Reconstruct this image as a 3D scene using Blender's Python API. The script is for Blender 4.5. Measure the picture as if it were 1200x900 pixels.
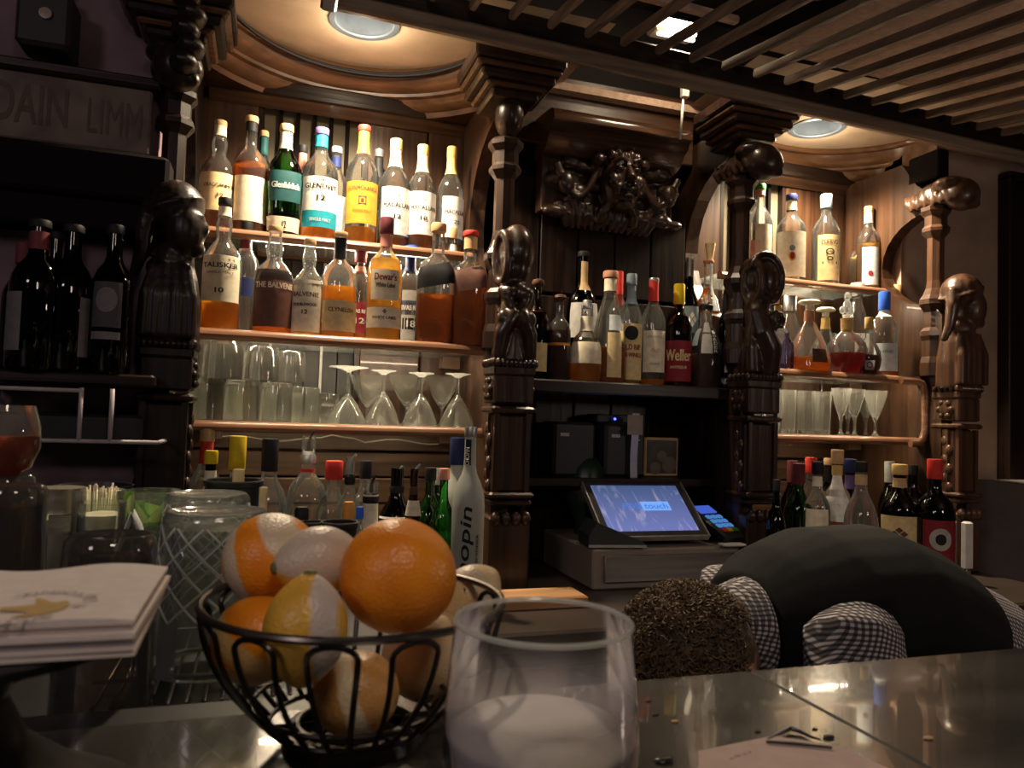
import bpy, bmesh, random
from math import sin, cos, pi, radians, atan, atan2, sqrt, exp
from mathutils import Vector, Matrix, noise

for o in list(bpy.data.objects):
    bpy.data.objects.remove(o)
SC = bpy.context.scene
COL = SC.collection
random.seed(7)

# ------------------------------------------------------------------ camera
FPX = 880.0
YAW, PITCH, ROLL = radians(18), atan(40 / 880), radians(1.9)
EYE = Vector((0, 0, 1.285))
fw = Vector((sin(YAW) * cos(PITCH), cos(YAW) * cos(PITCH), sin(PITCH)))
r0 = Vector((cos(YAW), -sin(YAW), 0))
u0 = r0.cross(fw)
CR = r0 * cos(ROLL) + u0 * sin(ROLL)
CU = u0 * cos(ROLL) - r0 * sin(ROLL)
cam = bpy.data.cameras.new('camera')
cam.sensor_width = 36.0
cam.lens = FPX * 36.0 / 1200.0
cam.clip_start = 0.02
cam.dof.use_dof = True
cam.dof.focus_distance = 1.9
cam.dof.aperture_fstop = 13
camo = bpy.data.objects.new('camera', cam)
m = Matrix((CR, CU, -fw)).transposed().to_4x4()
m.translation = EYE
camo.matrix_world = m
COL.objects.link(camo)
SC.camera = camo

# ------------------------------------------------------------------ world, exposure, lights
SC.view_settings.view_transform = 'Standard'
SC.view_settings.look = 'None'
SC.view_settings.gamma = 1.0
SC.view_settings.use_curve_mapping = False
SC.view_settings.exposure = 0.22
w = bpy.data.worlds.new('dim_room')
SC.world = w
w.use_nodes = True
w.node_tree.nodes['Background'].inputs[0].default_value = (0.62, 0.45, 0.50, 1)
w.node_tree.nodes['Background'].inputs[1].default_value = 0.022


def lamp(name, kind, loc, energy, color, aim=None, **kw):
    l = bpy.data.lights.new(name, kind)
    l.energy = energy
    l.color = color
    for k, v in kw.items():
        setattr(l, k, v)
    o = bpy.data.objects.new(name, l)
    o.location = loc
    if aim is not None:
        o.rotation_euler = (Vector(aim) - Vector(loc)).to_track_quat('-Z', 'Y').to_euler()
    COL.objects.link(o)
    return o


WARM = (1, .80, .55)
lamp('niche_spot', 'SPOT', (0.19, 1.885, 2.25), 66, WARM, (0.19, 1.95, 0), spot_size=radians(128), spot_blend=.55, shadow_soft_size=.035)
lamp('niche_glow', 'POINT', (0.19, 1.885, 2.22), 2.2, WARM, shadow_soft_size=.03)
lamp('niche_spot', 'SPOT', (1.675, 2.005, 2.25), 68, WARM, (1.68, 2.02, 0), spot_size=radians(128), spot_blend=.55, shadow_soft_size=.035)
lamp('niche_glow', 'POINT', (1.675, 2.005, 2.22), 1.8, WARM, shadow_soft_size=.03)
lamp('unseen_bar_light', 'POINT', (0.10, -0.15, 1.98), 8.0, (1, .80, .62), shadow_soft_size=.12)
lamp('unseen_bar_light', 'POINT', (1.75, 0.30, 1.52), 5.5, (1, .80, .66), shadow_soft_size=.08)  # added off-frame fill to brighten the canopy boards, no fixture there
lamp('unseen_room_fill', 'AREA', (-1.6, -0.9, 2.4), 7, (.90, .74, .74), (-.8, 1.7, 1.3), size=.5, shape='DISK')  # unseen fill from behind the viewer, aimed at the left wall
lamp('centre_lamp', 'AREA', (1.02, 1.72, 2.36), 3.2, WARM, (0.93, 1.98, 2.0), size=.12, shape='DISK')
for x_, z_, e_ in ((.18, 1.455, 2.6), (.18, 1.243, 1.3), (1.64, 1.443, 1.7), (1.64, 1.252, .8)):     # added warm fill hidden behind the shelf nosings, no fixtures there
    lamp('added_shelf_fill', 'AREA', (x_, 1.885, z_), e_, WARM, (x_, 1.98, z_ - .3), size=.60, size_y=.008, shape='RECTANGLE')
for x_, e_ in ((.17, 2.2), (1.60, 1.2)):
    lamp('added_shelf_fill', 'AREA', (x_, 2.03, 1.712), e_, WARM, (x_, 1.90, 1.45), size=.50, size_y=.008, shape='RECTANGLE')  # added fill behind the upper shelves, lights the middle rows from behind
SC.cycles.transparent_max_bounces = 40
SC.cycles.max_bounces = 14
SC.cycles.transmission_bounces = 12
SC.cycles.sample_clamp_indirect = 6


# ------------------------------------------------------------------ projection helpers
def ray(px, py):
    return fw + CR * ((px - 600) / FPX) - CU * ((py - 450) / FPX)


def P(px, py, Y):
    d = ray(px, py)
    return EYE + d * (Y / d.y)


def PZ(px, py, Z):
    d = ray(px, py)
    return EYE + d * ((Z - EYE.z) / d.z)


def mpp(px, Y):                     # metres per pixel at depth plane Y
    return Y / ray(px, 480).y / FPX


# ------------------------------------------------------------------ materials
MATS = {}


def nt(name):
    mt = bpy.data.materials.new(name)
    mt.use_nodes = True
    t = mt.node_tree
    t.nodes.clear()
    out = t.nodes.new('ShaderNodeOutputMaterial')
    return mt, t, out


def N(t, typ, **kw):
    n = t.nodes.new(typ)
    for k, v in kw.items():
        if k in n.inputs:
            n.inputs[k].default_value = v
        else:
            setattr(n, k, v)
    return n


def c4(c):
    return (c[0], c[1], c[2], 1)


def noise_mix(t, c1, c2, scale=(8, 8, 8), nscale=1.0, detail=4, lo=.35, hi=.65):
    tc = N(t, 'ShaderNodeTexCoord')
    mp = N(t, 'ShaderNodeMapping')
    mp.inputs['Scale'].default_value = scale
    nz = N(t, 'ShaderNodeTexNoise', Scale=nscale, Detail=detail)
    rp = N(t, 'ShaderNodeValToRGB')
    rp.color_ramp.elements[0].position = lo
    rp.color_ramp.elements[0].color = c4(c1)
    rp.color_ramp.elements[1].position = hi
    rp.color_ramp.elements[1].color = c4(c2)
    t.links.new(tc.outputs['Object'], mp.inputs['Vector'])
    t.links.new(mp.outputs[0], nz.inputs['Vector'])
    t.links.new(nz.outputs['Fac'], rp.inputs['Fac'])
    return rp, nz


def solid(name, c, rough=.5, metal=0.0, var=.12, scale=30, bump=0.0, spec=.5, c2=None, sc=None, coat=0, lo=.35, hi=.65):
    """plain surface with a little procedural variation of its own colour"""
    if name in MATS:
        return MATS[name]
    mt, t, out = nt(name)
    b = N(t, 'ShaderNodeBsdfPrincipled', Roughness=rough, Metallic=metal)
    b.inputs['Specular IOR Level'].default_value = spec
    b.inputs['Coat Weight'].default_value = coat
    ca = c2 if c2 else tuple(x * (1 - var) for x in c)
    rp, nz = noise_mix(t, ca, tuple(min(1, x * (1 + (0 if c2 else var * .5))) for x in c), sc or (scale,) * 3, lo=lo, hi=hi)
    t.links.new(rp.outputs[0], b.inputs['Base Color'])
    if bump:
        bp = N(t, 'ShaderNodeBump', Strength=bump, Distance=.004)
        t.links.new(nz.outputs['Fac'], bp.inputs['Height'])
        t.links.new(bp.outputs[0], b.inputs['Normal'])
    t.links.new(b.outputs[0], out.inputs[0])
    MATS[name] = mt
    return mt


def wood(name, c1, c2, axis='z', rough=.38, bump=.25, fine=60):
    s = {'x': (2.5, fine, fine), 'y': (fine, 2.5, fine), 'z': (fine, fine, 2.5)}[axis]
    return solid(name, c2, rough=rough, c2=c1, sc=s, bump=bump, coat=.15 if c2[0] > .03 else 0, spec=.5 if c2[0] > .03 else .3)


def glass(name, tint=(.95, .97, .96), edge=(.55, .62, .58), rough=.02, refl=1.0, haze=0.0, ior=1.5):
    """thin glass wall: clear in the middle, denser at the grazing rim, mirror-like by Fresnel"""
    if name in MATS:
        return MATS[name]
    mt, t, out = nt(name)
    lw = N(t, 'ShaderNodeLayerWeight', Blend=.35)
    rp = N(t, 'ShaderNodeValToRGB')
    rp.color_ramp.elements[0].position = .25
    rp.color_ramp.elements[0].color = c4(tint)
    rp.color_ramp.elements[1].position = .95
    rp.color_ramp.elements[1].color = c4(edge)
    tr = N(t, 'ShaderNodeBsdfTransparent')
    gl = N(t, 'ShaderNodeBsdfGlossy', Roughness=rough)
    gl.inputs['Color'].default_value = (refl, refl, refl, 1)
    tc = N(t, 'ShaderNodeTexCoord')
    nz = N(t, 'ShaderNodeTexNoise', Scale=22, Detail=2)
    bp = N(t, 'ShaderNodeBump', Strength=.12, Distance=.01)
    t.links.new(tc.outputs['Object'], nz.inputs['Vector'])
    t.links.new(nz.outputs['Fac'], bp.inputs['Height'])
    t.links.new(bp.outputs[0], gl.inputs['Normal'])
    fr = N(t, 'ShaderNodeFresnel', IOR=ior)
    mx = N(t, 'ShaderNodeMixShader')
    t.links.new(lw.outputs['Facing'], rp.inputs['Fac'])
    t.links.new(rp.outputs[0], tr.inputs['Color'])
    t.links.new(fr.outputs[0], mx.inputs[0])
    t.links.new(tr.outputs[0], mx.inputs[1])
    t.links.new(gl.outputs[0], mx.inputs[2])
    last = mx
    if haze:
        df = N(t, 'ShaderNodeBsdfTranslucent')
        df.inputs['Color'].default_value = c4((.9, .92, .9))
        d2 = N(t, 'ShaderNodeBsdfDiffuse')
        d2.inputs['Color'].default_value = c4((.85, .88, .86))
        m0 = N(t, 'ShaderNodeMixShader')
        t.links.new(df.outputs[0], m0.inputs[1])
        t.links.new(d2.outputs[0], m0.inputs[2])
        m2 = N(t, 'ShaderNodeMixShader')
        m2.inputs[0].default_value = haze
        t.links.new(mx.outputs[0], m2.inputs[1])
        t.links.new(m0.outputs[0], m2.inputs[2])
        last = m2
    t.links.new(last.outputs[0], out.inputs[0])
    MATS[name] = mt
    return mt


def solidglass(name, col=(1, 1, 1), rough=0.0, ior=1.48, haze=0.0):
    if name in MATS:
        return MATS[name]
    mt, t, out = nt(name)
    g = N(t, 'ShaderNodeBsdfGlass', Roughness=rough, IOR=ior)
    rp, nz = noise_mix(t, tuple(x * .97 for x in col), col)
    t.links.new(rp.outputs[0], g.inputs['Color'])
    last = g
    if haze:
        tl = N(t, 'ShaderNodeBsdfTranslucent')
        tl.inputs['Color'].default_value = (.9, .92, .88, 1)
        last = N(t, 'ShaderNodeMixShader')
        last.inputs[0].default_value = haze
        t.links.new(g.outputs[0], last.inputs[1])
        t.links.new(tl.outputs[0], last.inputs[2])
    t.links.new(last.outputs[0], out.inputs[0])
    MATS[name] = mt
    return mt


def liquid(name, c, dens=.45):
    """spirit: partly see-through, partly glowing with the light that falls into it"""
    if name in MATS:
        return MATS[name]
    mt, t, out = nt(name)
    tr = N(t, 'ShaderNodeBsdfTransparent')
    tl = N(t, 'ShaderNodeBsdfTranslucent')
    df = N(t, 'ShaderNodeBsdfDiffuse')
    rp, nz = noise_mix(t, tuple(x * .8 for x in c), c, (14, 14, 30))
    tr.inputs['Color'].default_value = c4(tuple(min(1, x ** .45) for x in c))
    t.links.new(rp.outputs[0], tl.inputs['Color'])
    t.links.new(rp.outputs[0], df.inputs['Color'])
    m0 = N(t, 'ShaderNodeMixShader')
    t.links.new(tl.outputs[0], m0.inputs[1])
    t.links.new(df.outputs[0], m0.inputs[2])
    m1 = N(t, 'ShaderNodeMixShader')
    m1.inputs[0].default_value = dens
    t.links.new(tr.outputs[0], m1.inputs[1])
    t.links.new(m0.outputs[0], m1.inputs[2])
    t.links.new(m1.outputs[0], out.inputs[0])
    MATS[name] = mt
    return mt


def emit(name, c, s):
    mt, t, out = nt(name)
    e = N(t, 'ShaderNodeEmission', Strength=s)
    rp, nz = noise_mix(t, tuple(x * .96 for x in c), c)
    t.links.new(rp.outputs[0], e.inputs['Color'])
    t.links.new(e.outputs[0], out.inputs[0])
    return mt


W_NICHE = wood('niche_wood', (.028, .012, .0055), (.070, .032, .015), 'z')
W_NICHEX = wood('niche_wood_level', (.036, .015, .007), (.090, .042, .019), 'x')
W_DARK = wood('black_oak', (.008, .0045, .0035), (.023, .012, .008), 'z', rough=.36)
W_DARKX = wood('black_oak_level', (.008, .0045, .0035), (.023, .012, .008), 'x', rough=.36)
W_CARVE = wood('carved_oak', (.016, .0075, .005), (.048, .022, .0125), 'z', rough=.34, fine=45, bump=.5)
W_CARVEX = wood('moulding_oak', (.06, .027, .013), (.15, .070, .034), 'x', rough=.33)
W_RAIL = wood('shelf_rail_oak', (.16, .075, .04), (.34, .17, .095), 'x', rough=.3)
W_PALE = wood('pale_block_wood', (.35, .18, .08), (.55, .31, .15), 'x', rough=.5)
MATTE_BLACK = solid('matte_black_oak', (.008, .0055, .006), .9, spec=.08)  # plain even black, for the beam and the corbel block
W_LIT = wood('lit_carved_oak', (.040, .019, .0105), (.12, .057, .030), 'z', rough=.36, fine=45, bump=.5)  # paler copy of the carved oak: alcove light is put into the colour
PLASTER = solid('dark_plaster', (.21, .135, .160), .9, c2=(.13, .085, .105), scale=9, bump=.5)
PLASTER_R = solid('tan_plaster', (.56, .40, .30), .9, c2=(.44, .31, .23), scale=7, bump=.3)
CEIL = solid('cream_ceiling', (.56, .42, .29), .9, scale=12, bump=.1)
CEIL_DK = solid('dark_ceiling', (.02, .015, .014), .9)
PANEL_TX = solid('textured_tan_board', (.66, .46, .34), .85, c2=(.50, .335, .24), scale=60, bump=.6)
BLACKP = solid('black_plastic', (.014, .014, .016), .35)
BLACKM = solid('black_wire', (.020, .017, .016), .3, metal=.6)
STEEL = solid('brushed_steel', (.42, .40, .38), .32, metal=.9, sc=(3, 80, 80), c2=(.30, .28, .27))
CHROME = solid('chrome', (.72, .72, .72), .16, metal=1)
GREYM = solid('grey_metal_reflector', (.13, .16, .20), .5, metal=.2, scale=14, c2=(.085, .105, .13))
G_CLEAR = glass('clear_glass', (.97, .98, .97), (.66, .72, .68), haze=.035, ior=1.55)
G_TUMB = solidglass('tumbler_glass', (.99, .99, .97), .0, haze=.09)
G_GREEN = glass('green_glass', (.20, .62, .20), (.04, .25, .05))
G_DKGREEN = glass('dark_green_glass', (.035, .11, .03), (.005, .02, .005))
G_BLACK = glass('black_glass', (.02, .02, .02), (.004, .004, .004))
G_BROWN = glass('brown_glass', (.30, .12, .04), (.06, .02, .01))
G_SHELF = glass('shelf_glass', (.96, .98, .96), (.66, .78, .72), rough=.03, haze=.10)
G_FROST = solid('frosted_bottle_glass', (.40, .42, .37), .45, scale=10, c2=(.31, .33, .29))
G_BLUE = glass('violet_glass', (.55, .52, .85), (.18, .16, .5))
L_AMBER = liquid('amber_spirit', (.95, .46, .05), .5)
L_GOLD = liquid('golden_spirit', (.95, .62, .12), .5)
L_BROWN = liquid('brown_spirit', (.62, .22, .035), .55)
L_DEEP = liquid('deep_brown_spirit', (.16, .045, .015), .7)
L_RED = liquid('red_cordial', (.45, .03, .015), .6)
L_ORANGE = liquid('orange_spirit', (.95, .36, .04), .6)
LIQ = dict(a=L_AMBER, g=L_GOLD, b=L_BROWN, d=L_DEEP, r=L_RED, o=L_ORANGE)
GLS = dict(c=G_CLEAR, g=G_GREEN, G=G_DKGREEN, k=G_BLACK, n=G_BROWN, f=G_FROST, v=G_BLUE)
COLS = dict(cream=(.80, .72, .54), white=(.84, .83, .78), yellow=(.66, .36, .035), teal=(.012, .075, .08), turq=(.015, .32, .42),
            orange=(.72, .30, .05), black=(.013, .013, .015), red=(.62, .04, .03), gold=(.66, .46, .16), navy=(.012, .022, .10), dkred=(.25, .02, .03),
            brown=(.13, .055, .04), cork=(.62, .40, .20), grey=(.42, .41, .38), purple=(.12, .08, .22), pink=(.72, .30, .24), tan=(.55, .38, .20),
            maroon=(.17, .035, .045), blue=(.03, .14, .72), lemon=(.66, .47, .015), steel=(.45, .45, .45), green=(.03, .25, .06), slate=(.22, .28, .33),
            darkwood=(.09, .04, .025), ivory=(.88, .80, .62), silver=(.6, .6, .6), dimgrey=(.17, .15, .16), dimmer=(.06, .055, .06), copper=(.55, .27, .16), parch=(.74, .58, .30), skyw=(.62, .68, .70))


def cm(k):
    metal = .8 if k in ('steel', 'silver') else 0
    return solid('paint_' + k, COLS[k], .35 if metal else .6, metal=metal, scale=60, var=.14, spec=.5 if metal else .25)


# ------------------------------------------------------------------ mesh builder
class MB:
    def __init__(s):
        s.v, s.f = [], []

    def add(s, vs, fs, M=None):
        k = len(s.v)
        s.v += [tuple(M @ Vector(v)) if M is not None else tuple(v) for v in vs]
        s.f += [tuple(i + k for i in f) for f in fs]
        return s

    def box(s, c, d, M=None):
        x, y, z = c
        a, b, h = d[0] / 2, d[1] / 2, d[2] / 2
        vs = [(x + i * a, y + j * b, z + k * h) for k in (-1, 1) for j in (-1, 1) for i in (-1, 1)]
        return s.add(vs, [(0, 2, 3, 1), (4, 5, 7, 6), (0, 1, 5, 4), (2, 6, 7, 3), (0, 4, 6, 2), (1, 3, 7, 5)], M)

    def bev(s, c, d, b=.004, M=None):
        x, y, z = c
        a, e, h = d[0] / 2, d[1] / 2, d[2] / 2
        vs, fs = [], []
        rings = [(-h, b), (-h + b, 0), (h - b, 0), (h, b)]
        for zz, i in rings:
            A, E = a - i, e - i
            for q in ((-A, -E + b), (-A + b, -E), (A - b, -E), (A, -E + b), (A, E - b), (A - b, E), (-A + b, E), (-A, E - b)):
                vs.append((x + q[0], y + q[1], z + zz))
        for r in range(3):
            for k in range(8):
                fs.append((r * 8 + k, r * 8 + (k + 1) % 8, r * 8 + 8 + (k + 1) % 8, r * 8 + 8 + k))
        fs.append(tuple(range(7, -1, -1)))
        fs.append(tuple(range(24, 32)))
        return s.add(vs, fs, M)

    def lathe(s, prof, n=24, M=None, sq=None, ang=0.0, rib=0, ribd=0):
        """prof: (r, z); sq: None or per-row superellipse exponents; closes ends where r = 0"""
        vs, fs, rows = [], [], []
        for q, (r, z) in enumerate(prof):
            if r <= 1e-6:
                rows.append([len(vs)])
                vs.append((0, 0, z))
                continue
            row = []
            for k in range(n):
                a = 2 * pi * k / n + ang
                rr = r
                if sq and sq[q] > 2.01:
                    e = sq[q]
                    ca, sa = cos(2 * pi * k / n + pi / n), sin(2 * pi * k / n + pi / n)
                    rr = r / ((abs(ca) ** e + abs(sa) ** e) ** (1 / e))
                    a = 2 * pi * k / n + pi / n + ang
                if rib:
                    rr *= 1 + ribd * (1 if k % 2 else -1)
                row.append(len(vs))
                vs.append((rr * cos(a), rr * sin(a), z))
            rows.append(row)
        for a, b in zip(rows, rows[1:]):
            if len(a) == 1 and len(b) == 1:
                continue
            for k in range(n):
                k2 = (k + 1) % n
                if len(a) == 1:
                    fs.append((a[0], b[k2], b[k]))
                elif len(b) == 1:
                    fs.append((a[k], a[k2], b[0]))
                else:
                    fs.append((a[k], a[k2], b[k2], b[k]))
        return s.add(vs, fs, M)

    def tube(s, pts, rad, n=8, closed=False, M=None, cap=True):
        pts = [Vector(p) for p in pts]
        L = len(pts)
        if not hasattr(rad, '__len__'):
            rad = [rad] * L
        vs, fs = [], []
        up = None
        for i, p in enumerate(pts):
            a = pts[(i - 1) % L] if (closed or i > 0) else p
            b = pts[(i + 1) % L] if (closed or i < L - 1) else p
            t = (b - a).normalized()
            if up is None:
                up = Vector((0, 0, 1)) if abs(t.z) < .9 else Vector((1, 0, 0))
            side = t.cross(up)
            if side.length < 1e-4:
                side = t.cross(Vector((0, 1, 0)))
            side.normalize()
            up = side.cross(t).normalized()
            for k in range(n):
                an = 2 * pi * k / n
                vs.append(p + (side * cos(an) + up * sin(an)) * rad[i])
        for i in range(L if closed else L - 1):
            j = (i + 1) % L
            for k in range(n):
                k2 = (k + 1) % n
                fs.append((i * n + k, i * n + k2, j * n + k2, j * n + k))
        if cap and not closed:
            fs.append(tuple(range(n - 1, -1, -1)))
            fs.append(tuple((L - 1) * n + k for k in range(n)))
        return s.add(vs, fs, M)

    def ell(s, c, r, n=16, m=10, M=None):
        if not hasattr(r, '__len__'):
            r = (r, r, r)
        vs, fs = [(c[0], c[1], c[2] - r[2])], []
        for i in range(1, m):
            t = pi * i / m
            for k in range(n):
                a = 2 * pi * k / n
                vs.append((c[0] + r[0] * sin(t) * cos(a), c[1] + r[1] * sin(t) * sin(a), c[2] - r[2] * cos(t)))
        vs.append((c[0], c[1], c[2] + r[2]))
        for k in range(n):
            fs.append((0, 1 + (k + 1) % n, 1 + k))
            for i in range(m - 2):
                a = 1 + i * n
                fs.append((a + k, a + (k + 1) % n, a + n + (k + 1) % n, a + n + k))
            fs.append((1 + (m - 2) * n + k, 1 + (m - 2) * n + (k + 1) % n, len(vs) - 1))
        return s.add(vs, fs, M)

    def prism(s, poly, t0, t1, axis='x', M=None):
        """poly in the two other axes, extruded along axis from t0 to t1"""
        def put(p, t):
            return {'x': (t, p[0], p[1]), 'y': (p[0], t, p[1]), 'z': (p[0], p[1], t)}[axis]
        n = len(poly)
        vs = [put(p, t0) for p in poly] + [put(p, t1) for p in poly]
        fs = [tuple(range(n - 1, -1, -1)), tuple(range(n, 2 * n))] + [(k, (k + 1) % n, n + (k + 1) % n, n + k) for k in range(n)]
        return s.add(vs, fs, M)

    def build(s, name, mat, parent=None, smooth=True, loc=(0, 0, 0), rot=(0, 0, 0), auto=True):
        me = bpy.data.meshes.new(name)
        me.from_pydata(s.v, [], s.f)
        me.validate()
        bm = bmesh.new()
        bm.from_mesh(me)
        bmesh.ops.recalc_face_normals(bm, faces=bm.faces)
        if auto and smooth:
            for e in bm.edges:
                if len(e.link_faces) == 2 and e.calc_face_angle(0) > radians(42):
                    e.smooth = False
        bm.to_mesh(me)
        bm.free()
        if smooth:
            me.polygons.foreach_set('use_smooth', [True] * len(me.polygons))
        me.materials.append(mat)
        o = bpy.data.objects.new(name, me)
        o.location = loc
        o.rotation_euler = rot
        COL.objects.link(o)
        if parent is not None:
            o.parent = parent
        return o


def tag(o, label=None, cat=None, group=None, kind=None):
    if label:
        assert 4 <= len(label.split()) <= 16, label
        o['label'] = label
    if cat:
        o['category'] = cat
    if group:
        o['group'] = group
    if kind:
        o['kind'] = kind
    return o


def thing(name, label, cat, loc=(0, 0, 0), rz=0, group=None):
    o = bpy.data.objects.new(name, None)
    o.empty_display_size = .02
    o.location = loc
    o.rotation_euler = (0, 0, rz)
    COL.objects.link(o)
    return tag(o, label, cat, group)


def struct(name, mb, mat, label=None, smooth=False):
    o = mb.build(name, mat, smooth=smooth)
    return tag(o, label, None, None, 'structure')


def face_rot(x, y):
    return atan2(-x, y)


# ------------------------------------------------------------------ lettering
TXT = {}


def text_geo(txt):
    if txt == '●':          # round mark: rings, so that it can follow a curved label
        vs = [(0.0, 0.0)] + [(.5 * q / 4 * cos(2 * pi * k / 20), .5 * q / 4 * sin(2 * pi * k / 20)) for q in range(1, 5) for k in range(20)]
        fs = [(0, 1 + k, 1 + (k + 1) % 20) for k in range(20)]
        fs += [(1 + q * 20 + k, 21 + q * 20 + k, 21 + q * 20 + (k + 1) % 20, 1 + q * 20 + (k + 1) % 20) for q in range(3) for k in range(20)]
        return vs, fs, -.5, .5, -.5, .5
    if txt not in TXT:
        cu = bpy.data.curves.new('lettering', 'FONT')
        cu.body = txt
        cu.size = 1.0
        cu.align_x = 'CENTER'
        cu.align_y = 'CENTER'
        cu.resolution_u = 3
        cu.offset = 0 if 'M' in txt else .012
        ob = bpy.data.objects.new('lettering', cu)
        COL.objects.link(ob)
        me = bpy.data.meshes.new_from_object(ob)
        vs = [tuple(v.co) for v in me.vertices]
        fs = [tuple(p.vertices) for p in me.polygons]
        bpy.data.objects.remove(ob)
        bpy.data.meshes.remove(me)
        xs = [v[0] for v in vs] or [0]
        ys = [v[1] for v in vs] or [0]
        TXT[txt] = (vs, fs, min(xs), max(xs), min(ys), max(ys))
    return TXT[txt]


def text_mb(mb, txt, width, height, put):
    """lay text of the given width and height; put(u, v) gives the point on the surface"""
    vs, fs, x0, x1, y0, y1 = text_geo(txt)
    sx = width / max(1e-6, x1 - x0)
    sy = height / max(1e-6, y1 - y0)
    cx, cy = (x0 + x1) / 2, (y0 + y1) / 2
    mb.add([put((v[0] - cx) * sx, (v[1] - cy) * sy) for v in vs], fs)


# ------------------------------------------------------------------ bottles
PROF = {   # (r relative to half width, z relative to height) of the glass, up to the cap seat
    'scotch': [(0, .012), (.90, 0), (1, .02), (1, .58), (.96, .63), (.82, .68), (.58, .725), (.42, .76), (.35, .80), (.32, .86), (.32, .97)],
    'bulb': [(0, .012), (.90, 0), (1, .02), (1, .52), (.92, .57), (.66, .63), (.40, .68), (.36, .71), (.42, .76), (.44, .80), (.36, .85), (.31, .88), (.31, .97)],
    'pear': [(0, .012), (.78, 0), (.86, .02), (.95, .25), (1, .48), (.95, .58), (.76, .66), (.52, .72), (.38, .77), (.33, .82), (.31, .97)],
    'wine': [(0, .03), (.90, 0), (1, .02), (1, .56), (.95, .62), (.74, .69), (.48, .74), (.38, .78), (.35, .86), (.35, .98)],
    'flask': [(0, .012), (.92, 0), (1, .02), (1, .50), (.97, .58), (.80, .66), (.50, .71), (.34, .74), (.32, .80), (.32, .97)],
    'cone': [(0, .012), (.92, 0), (1, .02), (1, .30), (.93, .42), (.72, .58), (.50, .70), (.36, .78), (.32, .84), (.32, .97)],
    'tear': [(0, .012), (.86, 0), (1, .03), (1, .14), (.90, .28), (.62, .48), (.36, .62), (.24, .70), (.22, .78), (.22, .95)],
    'squat': [(0, .012), (.90, 0), (1, .03), (1, .34), (.96, .44), (.72, .55), (.42, .62), (.36, .66), (.36, .80), (.36, .95)],
    'tall': [(0, .02), (.92, 0), (1, .015), (1, .62), (.95, .67), (.72, .72), (.46, .76), (.40, .79), (.40, .97)],
    'globe': [(0, .012), (.55, 0), (.66, .02), (.90, .12), (1, .26), (.92, .40), (.66, .52), (.38, .60), (.30, .66), (.28, .75), (.28, .95)],
}


def rad_at(prof, zf):
    for (r1, z1), (r2, z2) in zip(prof[1:], prof[2:]):
        if z1 <= zf <= z2:
            return r1 + (r2 - r1) * (zf - z1) / max(1e-6, z2 - z1)
    return prof[-1][0]


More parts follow.
